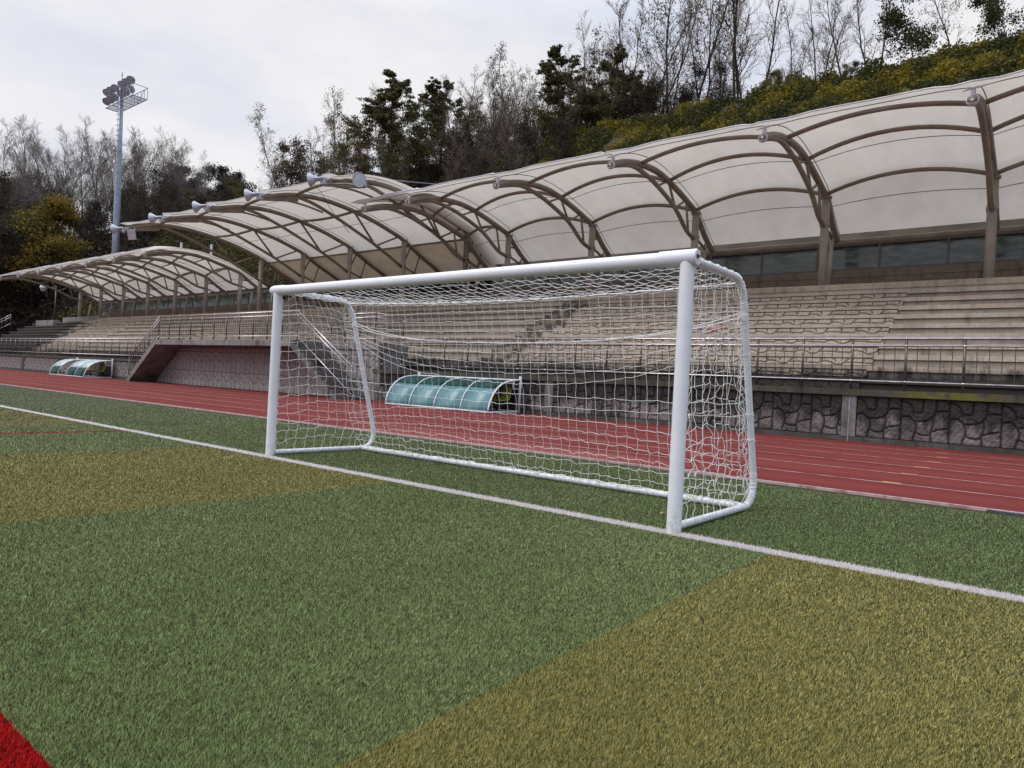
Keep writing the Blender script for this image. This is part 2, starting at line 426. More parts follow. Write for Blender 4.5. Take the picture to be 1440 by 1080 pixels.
# ------------------------------------------------------------------ light
SUN_EL, SUN_AZ = math.radians(48), math.radians(215)      # azimuth measured from +Y towards +X
w = bpy.data.worlds.new('World'); scene.world = w; w.use_nodes = True
nt = w.node_tree; nt.nodes.clear()
out = nt.nodes.new('ShaderNodeOutputWorld')
sky = nt.nodes.new('ShaderNodeTexSky'); sky.sky_type = 'NISHITA'; sky.sun_disc = False
sky.sun_elevation = SUN_EL; sky.sun_rotation = SUN_AZ; sky.altitude = 100; sky.dust_density = 3
bg1 = nt.nodes.new('ShaderNodeBackground'); bg1.inputs[1].default_value = .10
nt.links.new(sky.outputs[0], bg1.inputs[0])
tc = nt.nodes.new('ShaderNodeTexCoord'); mp = nt.nodes.new('ShaderNodeMapping'); mp.inputs['Scale'].default_value = (1.6, 1.6, 4.0)
mp.inputs['Location'].default_value = (.7, .2, .3)
nt.links.new(tc.outputs['Generated'], mp.inputs[0])
ns = nt.nodes.new('ShaderNodeTexNoise'); ns.inputs['Scale'].default_value = 1.5; ns.inputs['Detail'].default_value = 6; ns.inputs['Roughness'].default_value = .52
nt.links.new(mp.outputs[0], ns.inputs['Vector'])
cr = nt.nodes.new('ShaderNodeValToRGB')
cr.color_ramp.elements[0].position = .47; cr.color_ramp.elements[0].color = (.690,.740,.880,1)
cr.color_ramp.elements[1].position = .72; cr.color_ramp.elements[1].color = (.950,.930,.945,1)
dt = nt.nodes.new('ShaderNodeVectorMath'); dt.operation = 'DOT_PRODUCT'; nt.links.new(tc.outputs['Generated'], dt.inputs[0]); dt.inputs[1].default_value = (-.93, .30, .0)
ad = nt.nodes.new('ShaderNodeMath'); ad.operation = 'MULTIPLY_ADD'; nt.links.new(dt.outputs['Value'], ad.inputs[0]); ad.inputs[1].default_value = .20; nt.links.new(ns.outputs['Fac'], ad.inputs[2])
nt.links.new(ad.outputs[0], cr.inputs[0])
sx = nt.nodes.new('ShaderNodeSeparateXYZ'); nt.links.new(tc.outputs['Generated'], sx.inputs[0])
mr = nt.nodes.new('ShaderNodeMapRange'); mr.inputs[1].default_value = .46; mr.inputs[2].default_value = .95
mr.inputs[3].default_value = 1.0; mr.inputs[4].default_value = 2.55
nt.links.new(sx.outputs[2], mr.inputs[0])
bg2 = nt.nodes.new('ShaderNodeBackground'); nt.links.new(cr.outputs[0], bg2.inputs[0]); nt.links.new(mr.outputs[0], bg2.inputs[1])
mxs = nt.nodes.new('ShaderNodeMixShader'); mxs.inputs[0].default_value = .92
nt.links.new(bg1.outputs[0], mxs.inputs[1]); nt.links.new(bg2.outputs[0], mxs.inputs[2]); nt.links.new(mxs.outputs[0], out.inputs[0])
sd = bpy.data.lights.new('sun', 'SUN'); sd.energy = 1.4; sd.angle = math.radians(35); sd.color = (1, .96, .90)
so = bpy.data.objects.new('sun', sd); COL.objects.link(so)
dirv = Vector((math.sin(SUN_AZ)*math.cos(SUN_EL), math.cos(SUN_AZ)*math.cos(SUN_EL), math.sin(SUN_EL)))
so.rotation_euler = dirv.to_track_quat('Z', 'Y').to_euler(); so.location = (0, -20, 60)
scene.view_settings.view_transform = 'Standard'; scene.view_settings.look = 'None'
scene.view_settings.exposure = 0.0; scene.view_settings.gamma = 1
scene.cycles.max_bounces = 8; scene.cycles.transparent_max_bounces = 12

# ------------------------------------------------------------------ ground
tag(MB().quad((-700,-500,-.03),(500,-500,-.03),(500,700,-.03),(-700,700,-.03)).build('ground', M['ground']), kind='structure')
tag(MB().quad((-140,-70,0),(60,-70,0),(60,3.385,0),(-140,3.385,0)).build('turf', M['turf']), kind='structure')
trk = tag(MB().quad((-140,3.56,0),(60,3.56,0),(60,13.80,0),(-140,13.80,0)).build('running_track', M['track']), kind='structure')
tag(MB().quad((-140,3.385,-.012),(60,3.385,-.012),(60,3.56,-.012),(-140,3.56,-.012)).build('track_gutter', M['gutter']), kind='structure')
ln = MB()
for k in range(7):
    y = 3.545 + 1.42*k
    if k == 0: ln.box(-140, 60, y-.02, y+.03, -.02, .014)
tag(ln.build('track_kerb', M['kerbline']), kind='structure')
ln = MB()
for k in range(1, 7):
    y = 3.545 + 1.42*k
    ln.quad((-140,y-.024,.004),(60,y-.024,.004),(60,y+.024,.004),(-140,y+.024,.004))
tag(ln.build('lane_lines', M['kerbline_thin']), kind='structure')
ln = MB()
for k, x in enumerate((.52,.48,.46,.42,.41,.37,.20)):
    y = 3.60 + 1.42*k
    ln.quad((x-.11,y-.04,.007),(x+.11,y-.04,.007),(x+.09,y+.045,.007),(x-.09,y+.045,.007))
tag(ln.build('lane_marks', M['yellow_mark']), kind='structure')
gr = MB()
for i in range(70):
    x = 1.55 + .085*i; gr.box(x, x+.010, 3.392, 3.512, -.009, .005)
for y in (3.392, 3.45, 3.505): gr.box(1.55, 7.5, y, y+.007, -.009, .008)
g = gr.build('drain_grate', M['drain']); tag(g, 'dark metal drain grating between the turf edge and the white track kerb', 'drain grate')
MB().quad((1.55,3.387,-.010),(7.5,3.387,-.010),(7.5,3.513,-.010),(1.55,3.513,-.010)).build('drain_channel', M['dark'], g)

# turf fibres: real blades; fewer and coarser with distance from where people stand
def blades():
    n = 2800000
    u = RNG.random(n); r0, r1, q = 1.15, 45., -.55
    r = (r0**q + u*(r1**q - r0**q))**(1/q)
    a = yaw + (RNG.random(n)-.5)*math.radians(108)
    x = CAM.x + np.sin(a)*r; y = CAM.y + np.cos(a)*r
    k = (y < 3.235); x, y, r = x[k], y[k], r[k]; n = len(x)
    rc = np.minimum(r, 16)
    wdt = (.0010 + .00042*rc)*(.7+.6*RNG.random(n)); h = (.009 + .0006*np.minimum(r, 9))*(.45+1.0*RNG.random(n))
    az = RNG.random(n)*2*np.pi; ln_ = h*(.1+.85*RNG.random(n))
    nap = 1.2 + .9*np.sin(x*.6+.4*y)          # the way the pile leans drifts over the pitch
    az = np.where(RNG.random(n) < .12, nap + RNG.normal(0, .6, n), az)
    ws = az + np.pi/2 + RNG.normal(0, .5, n)
    V = np.zeros((n, 3, 3), np.float32)
    V[:,0] = np.stack([x-np.cos(ws)*wdt*.6, y-np.sin(ws)*wdt*.6, np.full(n, -.001)], 1)
    V[:,1] = np.stack([x+np.cos(ws)*wdt*.6, y+np.sin(ws)*wdt*.6, h*.1], 1)
    V[:,2] = np.stack([x+np.cos(az)*ln_, y+np.sin(az)*ln_, h], 1)
    rnd = np.clip(RNG.normal(.42, .24, n), 0, 1)
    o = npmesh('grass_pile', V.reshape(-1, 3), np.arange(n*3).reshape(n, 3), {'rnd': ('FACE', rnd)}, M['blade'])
    tag(o, kind='stuff')
blades()

# a few bits of litter on the pitch
for i, (x, y, c, lab) in enumerate(((1.20,-2.35,0,'pale straw lying on the yellow turf near the front'), (-.30,.42,1,'tiny tan leaf on the turf just behind the white line by the near post'),
        (-2.35,.22,0,'pale scrap on the turf behind the white line under the net'), (-.18,1.02,1,'small brown leaf inside the goal near the back bar'),
        (.95,1.9,0,'pale dry leaf on the turf right of the goal'), (-3.0,.35,1,'brown leaf on the turf beside the white line near the far post'))):
    a = R_.random()*6.28; L = .032 if c == 0 else .022; W = .003 if c == 0 else .011
    d = Vector((math.cos(a), math.sin(a), 0)); s = Vector((-d.y, d.x, 0)); p = Vector((x, y, .036))
    m = MB(); m.add([tuple(p-d*L), tuple(p+s*W+Vector((0,0,.01))), tuple(p+d*L+Vector((0,0,.006))), tuple(p-s*W)], [(0,1,2,3)])
    tag(m.build('fallen_leaf', simple('litter%d' % i, (.40,.36,.24) if c == 0 else (.28,.18,.08))), lab, 'leaf')

# ------------------------------------------------------------------ goal
W = 5.04
goal = thing('soccer_goal', 'white free-standing soccer goal with net standing on the white line', 'goal', (0,0,0), -.0099)
PR = .051
for x in (0, -W):
    m = MB(); m.tube([(x,0,0),(x,0,.02),(x,0,1.0),(x,0,1.875)], PR, 28); m.build('post', M['white_paint'], goal, 'angle')
m = MB(); m.tube([(-W-.10,0,1.9),(-W+.0,0,1.9),(-W/2,0,1.896),(0,0,1.9),(.055,0,1.9)], .052, 28)
cb = m.build('crossbar', M['white_paint'], goal, 'angle')
for x0, x1 in ((-.21,.075), (-W-.075,-W+.13)):
    m = MB(); m.tube([(x0,0,1.9),(x0+.004,0,1.9),(x1-.012,0,1.9),(x1,0,1.9)], [.0535,.0585,.0585,.052], 28); m.build('corner_sleeve', M['white_paint'], goal, 'angle')
m = MB(); m.lathe((.070,-.012,1.905), (1,0,0), [(0,.001),(0,.017),(.012,.017),(.012,.009),(.026,.009),(.026,.001)], 6); m.build('bolt', M['brass'], goal)
def arc(p0, p1, p2, n=8):
    p0, p1, p2 = Vector(p0), Vector(p1), Vector(p2)
    return [tuple(p0*(1-t)**2 + p1*2*t*(1-t) + p2*t*t) for t in [i/n for i in range(n+1)]]
def side_prof(x):
    return [(x,.04,1.90),(x,.45,1.905)] + arc((x,.84,1.905),(x,1.02,1.90),(x,1.09,1.68)) + [(x,1.30,.95)] + arc((x,1.485,.33),(x,1.56,.035),(x,1.30,.035)) + [(x,.05,.035)]
for x, in ((.0,), (-W,)):
    m = MB(); m.tube(side_prof(x), .0285, 14); sf = m.build('side_frame', M['white_paint'], goal, 'angle')
    m = MB(); m.tube([(x,1.10,1.63),(x,1.115,1.58)], .0325, 14); m.build('joint_sleeve', M['white_paint'], sf)
m = MB(); m.tube([(-W+.02,1.31,.036),(-.02,1.31,.036)], .0285, 14); m.build('rear_ground_bar', M['white_paint'], goal, 'angle')
for x in (0, -W):
    for y in (.13, 1.36):
        m = MB(); m.tube([(x,y,.03),(x,y,-.01)], .010, 8); m.build('foot_peg', M['white_paint'], goal)
for i in range(24):
    x = -.12-(W-.24)*i/23
    m = MB(); m.tube([(x,.048,1.868),(x,.075,1.850),(x,.085,1.868),(x,.066,1.888)], .006, 6); m.build('net_clip', M['capwhite'], goal)
for x in (0, -W):
    for i in range(9):
        z = .18+.2*i; m = MB(); m.tube([(x,.049,z),(x,.075,z-.008),(x,.080,z+.014),(x,.060,z+.02)], .006, 6); m.build('net_clip', M['capwhite'], goal)
# net -----------------------------------------------------------------
def net():
    cord = MB(); rr = random.Random(3)
    def J(a): return Vector((rr.gauss(0, a), rr.gauss(0, a), rr.gauss(0, a)))
    def grid(fn, nu, nv, jit, sag, wob, edge=(1,1,1,1), r=.0023):
        P = [[None]*(nv+1) for _ in range(nu+1)]
        for i in range(nu+1):
            for j in range(nv+1):
                p = Vector(fn(i/nu, j/nv)); b = (i in (0, nu)) or (j in (0, nv))
                P[i][j] = p + J(jit*(.25 if b else 1))
        def strand(a, b, s, wv):
            L = (b-a).length; k = 4; off = J(wv); off2 = J(wv)
            pts = []
            for q in range(k+1):
                tt = q/k; e = 4*tt*(1-tt)
                pts.append(a.lerp(b, tt) + Vector((0,0,-s*e*L)) + off*e + off2*math.sin(2*math.pi*tt)*.7)
            cord.tube(pts, r, 4, False)
        for i in range(nu+1):
            for j in range(nv+1):
                if i < nu and not (j == 0 and not edge[2]) and not (j == nv and not edge[3]): strand(P[i][j], P[i+1][j], sag, wob(P[i][j].z))
                if j < nv and not (i == 0 and not edge[0]) and not (i == nu and not edge[1]): strand(P[i][j], P[i][j+1], 0, wob(P[i][j].z))
        return P
    low = lambda z: .0030 + .0075*max(0, min(1, (.8-z)/.8))
    # back
    def back(u, v):
        x = -W*(1-u) - .02*(1-2*u); z = 1.85*(1-v) + .05*v
        y = .95 + .36*v + .03*math.sin(math.pi*v)*math.sin(math.pi*u)
        d = min(u, 1-u)*W
        k = math.exp(-(d/.75)**1.25)
        if z > 1.0: z += (1.64-z)*.72*k
        elif z < .75: z += (.12-z)*.35*k
        z -= .035*math.sin(math.pi*u)*(1 if .02 < v < .98 else 0)
        y -= .10*k*math.sin(math.pi*min(1, v))
        if v == 0: z = 1.865 - .055*math.sin(math.pi*u)
        return (x, y, z)
    grid(back, 46, 17, .004, .014, low)
    # top
    def top(u, v):
        x = -W*(1-u); s = math.sin(math.pi*u)
        y = .055 + (.95-.055)*v; z = 1.872*(1-v) + (1.865-.055*s)*v - .04*s*math.sin(math.pi*v)
        return (x, y, z)
    grid(top, 46, 8, .005, .08, lambda z: .004, (1,1,1,1), .0023)
    # sides
    def side(x, sgn):
        def f(u, v):
            z = 1.83*(1-v) + .05*v
            yb = 1.06 + (1.80-z)*.295 - (.20*max(0, (z-1.55)/.3))
            if z < .3: yb = 1.49 - (.3-z)*.6
            bulge = .035*math.sin(math.pi*u)*math.sin(math.pi*v)
            zz = z + (.05*math.sin(math.pi*u) if .02 < v < .98 else (.055 if v == 0 else 0))
            return (x + sgn*bulge, .06 + (yb-.075)*u, zz)
        return f
    grid(side(0, -1), 10, 17, .010, .03, lambda z: .008+.004*max(0,.9-z))
    grid(side(-W, 1), 10, 17, .006, .03, lambda z: .005 + .009*max(0, .8-z))
    # lacing along the side bars and posts, bunched cord on the rear ground bar
    for x in (0, -W):
        pr = side_prof(x)
        for i in range(1, 60):
            tt = i/60*(len(pr)-1); a = int(tt); p = Vector(pr[a]).lerp(Vector(pr[min(a+1, len(pr)-1)]), tt-a)
            tg = (Vector(pr[min(a+1, len(pr)-1)])-Vector(pr[a])).normalized(); nn = Vector((1,0,0)); bb = tg.cross(nn)
            if R_.random() < .55:
                cord.tube([tuple(p + (nn*math.cos(q/9*6.28) + bb*math.sin(q/9*6.28))*.0325 + tg*(q/9*.03)) for q in range(10)], .003, 4, False)
        for k in range(2):
            cord.tube([tuple(Vector((x, .06, 1.80)).lerp(Vector((x, .06, .06)), q/40) + J(.008)) for q in range(41)], .0032, 4, False)
    for k in range(3):
        cord.tube([(-W+.05+4.94*q/90, 1.31+rr.gauss(0,.02), .062+rr.gauss(0,.008)) for q in range(91)], .0032, 4, False)
    for i in range(48):
        x = -W*(i+.5)/48
        cord.tube([(x, 1.31+.034*math.cos(q/8*6.28), .036+.034*math.sin(q/8*6.28)) for q in range(9)], .003, 4, False)
        cord.tube([(x, .058*math.cos(q/8*6.28), 1.9+.058*math.sin(q/8*6.28)) for q in range(5,9)], .0028, 4, False)
    # loose bunches at the near rear upright
    for k in range(9):
        pts = []; z = 1.5
        for q in range(26):
            z = 1.62-1.55*q/25; yb = 1.06+(1.8-z)*.28
            pts.append((-.02+rr.gauss(0,.018), yb-.05-.09*abs(math.sin(q*.8+k))+rr.gauss(0,.012), z))
        if k < 3: cord.tube(pts, .0034, 4, False)
    n = cord.build('net', M['cord'], goal, True)
    return n
NET = net()
# upper rope across the back and tension rope with its straps
m = MB()
m.tube([(-W*(1-q/60), .955+.004*math.sin(q*2.1), 1.862-.055*math.sin(math.pi*q/60)+.004*math.sin(q*1.3)) for q in range(61)], .0075, 6)
m.tube([(-W*(1-q/60), .965+.004*math.sin(q*1.7), 1.845-.055*math.sin(math.pi*q/60)+.005*math.sin(q*2.3)) for q in range(61)], .005, 5)
m.build('net_rope', M['cord'], goal, True)
m = MB()
for dz, r in ((0, .0045), (.018, .0045)):
    pts = []
    for q in range(61):
        u = q/60; d = min(u, 1-u)*W
        z = 1.615 + dz*max(0, 1-d/1.4)*2.0 - .24*(1-math.exp(-(d/.75)))
        pts.append((-W*(1-u), 1.08+.012*math.sin(q*.9), z))
    m.tube(pts, r, 5)
m.build('tension_rope', M['cord'], goal, True)
m = MB(); m.tube([(-.02,1.06,1.60),(-.10,1.05,1.555),(-.17,1.04,1.525)], .004, 6); m.tube([(-.16,1.04,1.528),(-.27,1.03,1.478)], .011, 8)
m.build('red_strap', M['red_strap'], goal)

# ------------------------------------------------------------------ stone relief
CELL_A = [[(0,-.1),(0,1.1)],[(1,-.1),(1,1.1)],[(0,.07),(.12,.09),(.2,.16),(.25,.26),(.27,.36)],[(0,.47),(.08,.43),(.17,.43),(.25,.50),(.30,.56)],
 [(.26,.31),(.36,.33),(.45,.31),(.46,.16),(.46,-.1)],[(.74,-.1),(.73,.25),(.70,.38),(.62,.47),(.5,.52),(.29,.54)],[(.29,.54),(.33,.66),(.32,.78),(.27,.92),(.26,1.1)],
 [(.31,.79),(.42,.84),(.54,.85),(.63,.82)],[(.65,.46),(.68,.56),(.66,.68),(.62,.80),(.64,.92),(.65,1.1)],[(.66,.76),(.76,.70),(.88,.68),(1,.65)],[(.72,.30),(.84,.27),(1,.27)],[(0,.76),(-.02,.76)]]
CELL_B = [[(0,.0),(0,.8)],[(1,.0),(1,.8)],[(.03,.72),(.16,.72),(.22,.82),(.26,.62),(.275,.08)],[(.275,.5),(.36,.46),(.44,.62),(.52,.93),(.60,.96),(.66,.75),(.74,.12)],[(.68,.66),(.82,.60),(.98,.66)],[(.50,.06),(.52,.5)]]
CELL_C = [[(0,-.1),(0,1.1)],[(1,-.1),(1,1.1)],[(.5,-.1),(.5,.30),(.42,.36),(.30,.38),(.26,.50),(.30,.62),(.18,.68),(.0,.70)],[(.5,.45),(.62,.42),(.78,.44),(.80,.58),(.88,.66),(1,.70)],[(.5,.42),(.5,.72),(.6,.78),(.62,1.1)],
 [(0,.25),(.2,.22),(.5,.20)],[(.5,.2),(.75,.18),(1,.22)]]
def cell_groove(cell, res_u, res_v, wu, wv, gw):
    """groove depth 0..1 over one cell, sampled on a grid"""
    U, V = np.meshgrid(np.linspace(0, 1, res_u, endpoint=False), np.linspace(0, 1, res_v), indexing='ij')
    D = np.full(U.shape, 9.)
    for poly in cell:
        for (a, b), (c, d) in zip(poly[:-1], poly[1:]):
            for sh in (-1, 0, 1):
                ax, ay, bx, by = (a+sh)*wu, b*wv, (c+sh)*wu, d*wv
                dx, dy = bx-ax, by-ay; L = dx*dx+dy*dy+1e-12
                t_ = np.clip(((U*wu-ax)*dx + (V*wv-ay)*dy)/L, 0, 1)
                D = np.minimum(D, np.hypot(U*wu-ax-t_*dx, V*wv-ay-t_*dy))
    return np.clip(1 - (D-gw*.5)/gw, 0, 1)
def relief(name, cell, x0, x1, y, z0, z1, wu, gw, depth, res, mat, parent, flipseed=0, rows=1, frame=True):
    """a wall face in the plane y (facing -y) with stone grooves pressed into it"""
    ncell = max(1, round((x1-x0)/wu)); wu = (x1-x0)/ncell; wv = (z1-z0)/rows
    ru = max(4, int(wu/res)); rv = max(4, int(wv/res))
    g = cell_groove(cell, ru, rv, wu, wv, gw)
    G = np.concatenate([g]*ncell, 0); G = np.concatenate([G, G[:1]], 0)
    if rows > 1: G = np.concatenate([G]*rows, 1)
    if flipseed: G = np.roll(G, flipseed*ru//7, axis=0)
    if frame:
        k = max(1, int(gw/res)); G[:, :k] = 1; G[:, -k:] = 1; G[:k] = 1; G[-k:] = 1
    nu, nv = G.shape
    xs = np.linspace(x0, x1, nu); zs = np.linspace(z1, z0, nv)
    X, Z = np.meshgrid(xs, zs, indexing='ij')
    rough = .004*np.sin(X*23+Z*31) + .004*np.sin(X*57-Z*41)
    V = np.stack([X, y + G*depth + rough*(1-G), Z], -1).reshape(-1, 3)
    I = np.arange(nu*nv).reshape(nu, nv)
    F = np.stack([I[:-1,:-1], I[:-1,1:], I[1:,1:], I[1:,:-1]], -1).reshape(-1, 4)
    return npmesh(name, V, F, {'groove': ('POINT', G.ravel())}, mat, parent, True)

# ------------------------------------------------------------------ grandstand
XR, XL = 7.5, -84.5
WY = 13.78
stand = thing('grandstand', 'long concrete grandstand with stepped seat rows behind the red running track', 'grandstand', (0,0,0))
# front wall: a plinth, panels of stone relief between pilasters, dark coping
m = MB(); m.box(XL, XR, WY+.03, WY+.30, -.05, 1.11); m.box(XL, XR, WY-.015, WY+.06, -.03, .12)
m.build('front_wall_core', M['con_plinth'], stand)
xp = [7.0, -1.96, -10.9, -19.3]
edges = []
for i in range(len(xp)-1):
    b, a = xp[i]-.16, xp[i+1]+.16
    edges.append((a, b))
for i, (a, b) in enumerate(edges):
    relief('front_wall_panel', CELL_A, a, b, WY-.012, .12, 1.10, .95, .022, .028, .016 if b > -2.5 else .026, M['front'], stand, i*2)
for x in xp:
    pil = MB(); pil.box(x-.16, x-.014, WY-.03, WY+.05, .12, 1.105); pil.box(x+.014, x+.16, WY-.03, WY+.05, .12, 1.105); MB().box(x-.013, x+.013, WY-.024, WY+.04, .0, 1.10).build('pilaster_streak', M['streak'], stand)
    pil.build('pilaster', M['con_stain'], stand)
x = -39.0
while x > XL+4:
    a, b = x-6.8, x
    relief('front_wall_panel', CELL_A, a, b, WY-.012, .12, 1.10, .95, .03, .03, .06, M['front'], stand, int(-x) % 5)
    MB().box(a-.55, a-.02, WY-.04, WY+.05, .12, 1.105).build('pilaster', M['con_coping'], stand); x -= 7.4
def noisy_bar(xa, xb, y0, y1, z0, z1, mat, nm, parent, step=1.15, jit=.006):
    m = MB(); x = xb
    while x > xa+.02:
        n = max(xa, x-step*R_.uniform(.8,1.25)); m.box(n+.004, x, y0+R_.uniform(-jit,jit), y1, z0, z1+R_.uniform(-jit,jit)); x = n
    return m.build(nm, mat, parent)
noisy_bar(-19.6, XR, WY-.07, WY+.33, 1.115, 1.27, M['con_coping'], 'coping', stand, 2.3)
noisy_bar(XL, -39.0, WY-.07, WY+.33, 1.115, 1.27, M['con_coping'], 'coping', stand, 2.3)
MB().quad((XL,WY+.3,1.10),(XR,WY+.3,1.10),(XR,15.34,1.10),(XL,15.34,1.10)).build('front_walkway', M['con_coping'], stand)
# landing wall (pale, two rows of vertical-joint stones) under the balcony
relief('landing_wall_panel', CELL_C, -39.2, -21.6, WY-.02, .02, 2.0, .82, .020, .02, .035, M['con_land'], stand, 0, 2, False)
relief('landing_wall_panel', CELL_C, -21.6, -19.35, WY-.02, .02, 1.98, .82, .024, .03, .03, M['con_block'], stand, 2, 2, False)
m = MB(); m.box(-39.2, -19.35, WY+.012, 15.36, -.05, 2.05); m.box(-36.0,-19.30, WY-.05, 15.36, 2.05, 2.33); m.build('landing_block', M['con_slab'], stand)
# seat rows
ROWS = 10; Z0, DZ, DY, Y0 = 1.58, .35, .67, 15.3
def row_prof(k, kind):
    y = Y0 + DY*k; zb = 1.05 if k == 0 else Z0+DZ*(k-1); zt = Z0+DZ*k
    y2 = y+DY+.06
    if kind == 'relief': return [(y+.06,zb),(y+.06,zt-.085),(y-.03,zt-.085),(y-.034,zt),(y2,zt)]
    if kind == 'riser': return [(y+.03,zb),(y+.03,zb+.03),(y+.012,zb+.03),(y+.012,zt-.155),(y+.06,zt-.155)]
    return [(y+.06,zt-.156),(y+.06,zt-.125),(y-.05,zt-.125),(y-.055,zt-.004),(y-.05,zt),(y2,zt)]
bays = [(-2.05, XR, 'plain'), (-14.3, -2.05, 'relief'), (-30.2,-15.7,'plain'), (-44.0,-30.2,'relief'), (-58.0,-44.0,'plain'), (-66.5,-58.0,'relief'), (XL,-67.6,'plain')]
for (a, b, kind) in bays:
    m = MB()
    for k in range(ROWS):
        pr = row_prof(k, kind); xs = [b]
        while xs[-1] > a: xs.append(max(a, xs[-1]-R_.uniform(1.6, 3.2)))
        # slightly uneven castings
        for xa, xb in zip(xs[1:], xs[:-1]):
            j = R_.uniform(-.006,.006); jz = R_.uniform(-.004,.004)
            m.extrude([(y+j, z+jz) for y, z in pr], [xa+.003, xb-.003])
        for xe in (a, b):       # end cheeks of the bay
            y = Y0+DY*k
            m.add([(xe,y-.03,1.05 if k == 0 else Z0+DZ*(k-1)),(xe,22,1.05 if k == 0 else Z0+DZ*(k-1)),(xe,22,Z0+DZ*k),(xe,y-.03,Z0+DZ*k)], [(0,1,2,3)])
    m.build('seat_rows', M['con_riser'], stand)
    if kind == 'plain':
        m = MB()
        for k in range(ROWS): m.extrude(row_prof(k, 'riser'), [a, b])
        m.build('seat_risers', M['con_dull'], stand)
    if kind == 'relief':
        for k in range(ROWS):
            y = Y0+DY*k; zb = 1.05 if k == 0 else Z0+DZ*(k-1); zt = Z0+DZ*k-.085
            relief('riser_stone', CELL_B, a, b, y-.002, zb+.055, zt-.028, 1.45, .018, .022, .0125 if b > -20 else .05, M['con_relief'], stand, (k*3) % 7, 1, False)
for (a, b) in ((-15.7,-14.3), (-67.6,-66.5)):      # aisles with half-height steps
    m = MB()
    for k in range(ROWS*2):
        y = Y0 + DY/2*k; zb = 1.05 if k == 0 else Z0-DZ/2+DZ/2*k-DZ/2; zt = Z0-DZ/2+DZ/2*k
        m.extrude([(y,zb),(y,zt),(y+DY/2+.05,zt)], [a, b])
    m.build('aisle_steps', M['con_riser'], stand)
# upper walkway with a pale fascia
noisy_bar(-67.5, XR, 21.40, 21.9, 4.82, 5.02, M['con_top'], 'walkway_kerb', stand, 2.6, .004)
m = MB(); m.box(-75, XR, 21.44, 24.6, 4.60, 4.815); m.box(-75, XR, 21.9, 24.6, 4.815, 5.01); m.build('upper_walkway', M['con_riser'], stand)
noisy_bar(-76.5, -67.6, 21.5, 22.2, 4.7, 5.25, M['con_slab'], 'end_wall', stand, 2.2)
noisy_bar(-82.5, -77.6, 21.0, 21.6, 4.4, 5.0, M['con_slab'], 'end_wall', stand, 2.2)
# rear wall and its windows
RYW = 24.25
def rear(xa, xb, win=True):
    relief('rear_wall', CELL_B, xa, xb, RYW, 5.3, 5.70, 1.9, .026, .02, .022, M['con_rear'], stand, 1, 1, False)
    m = MB(); m.box(xa, xb, RYW-.015, RYW+.25, 5.72, 6.0); m.box(xa, xb, RYW+.012, RYW+.25, 4.9, 5.72)
    x = xb-1.2
    while x > xa: m.box(x-.06, x, RYW-.022, RYW+.02, 5.0, 5.72); x -= 5
    m.build('rear_wall_band', M['con_rearplain'], stand)
    x = xb
    if win:
        m = MB(); m.box(xa, xb, RYW+.16, RYW+.24, 6.002, 7.15); m.build('rear_backing', M['dark'], stand)
        while x > xa+.3:
            n = max(xa, x-2.2)
            f = MB(); f.box(n, x, RYW-.01, RYW+.05, 6.004, 6.05); f.box(n, x, RYW-.01, RYW+.05, 6.93, 7.0)
            f.box(n, n+.035, RYW-.01, RYW+.05, 6.05, 6.93); f.box(x-.035, x, RYW-.01, RYW+.05, 6.05, 6.93)
            fo = f.build('window', M['winframe'], stand)
            p = MB(); t1 = R_.uniform(-.006,.006)
            p.quad((n+.035,RYW+.02+t1,6.05),(x-.035,RYW+.02,6.05),(x-.035,RYW+.03,6.93),(n+.035,RYW+.03+t1,6.93)); p.build('pane', M['glass'], fo)
            x = n
    else:
        m = MB(); m.box(xa, xb, RYW+1.2, RYW+1.3, 5.0, 7.3); m.build('rear_backing', M['dark'], stand)
rear(-22.6, XR); rear(-42.6, -22.6, False); rear(-74.5, -42.6)

# ------------------------------------------------------------------ landing with two stairs
land = thing('landing_staircase', 'raised concrete landing with a stair down each side to the track', 'staircase', (0,0,0))
FY = 12.30
m = MB(); m.box(-35.55, -23.25, FY, WY-.055, 2.06, 2.33); m.build('landing_slab', M['con_slab'], land, bevel=.01)
def stair(xt, xb, mat):
    n = 13; sg = 1 if xb > xt else -1; run = abs(xb-xt)/n; rise = 2.32/n
    top = []; 
    for i in range(n):
        top += [(xt+sg*run*i, 2.32-rise*i), (xt+sg*run*(i+1), 2.32-rise*i)] if i == 0 else [(xt+sg*run*i, 2.32-rise*i), (xt+sg*run*(i+1), 2.32-rise*i)]
    top.append((xb, 0.0))
    bot = [(xb-sg*.36, 0.0), (xt-sg*.0, 2.06)]
    prof = top + bot
    vs = [(x, FY+.01, z) for x, z in prof] + [(x, WY-.05, z) for x, z in prof]
    k = len(prof); fs = [tuple(range(k)), tuple(range(2*k-1, k-1, -1))] + [(i, (i+1) % k, (i+1) % k+k, i+k) for i in range(k)]
    m = MB(); m.add(vs, fs); o = m.build('stair_flight', mat, land)
    return o
stair(-35.55, -38.9, M['con_slab']); stair(-23.25, -20.0, M['con_stain'])

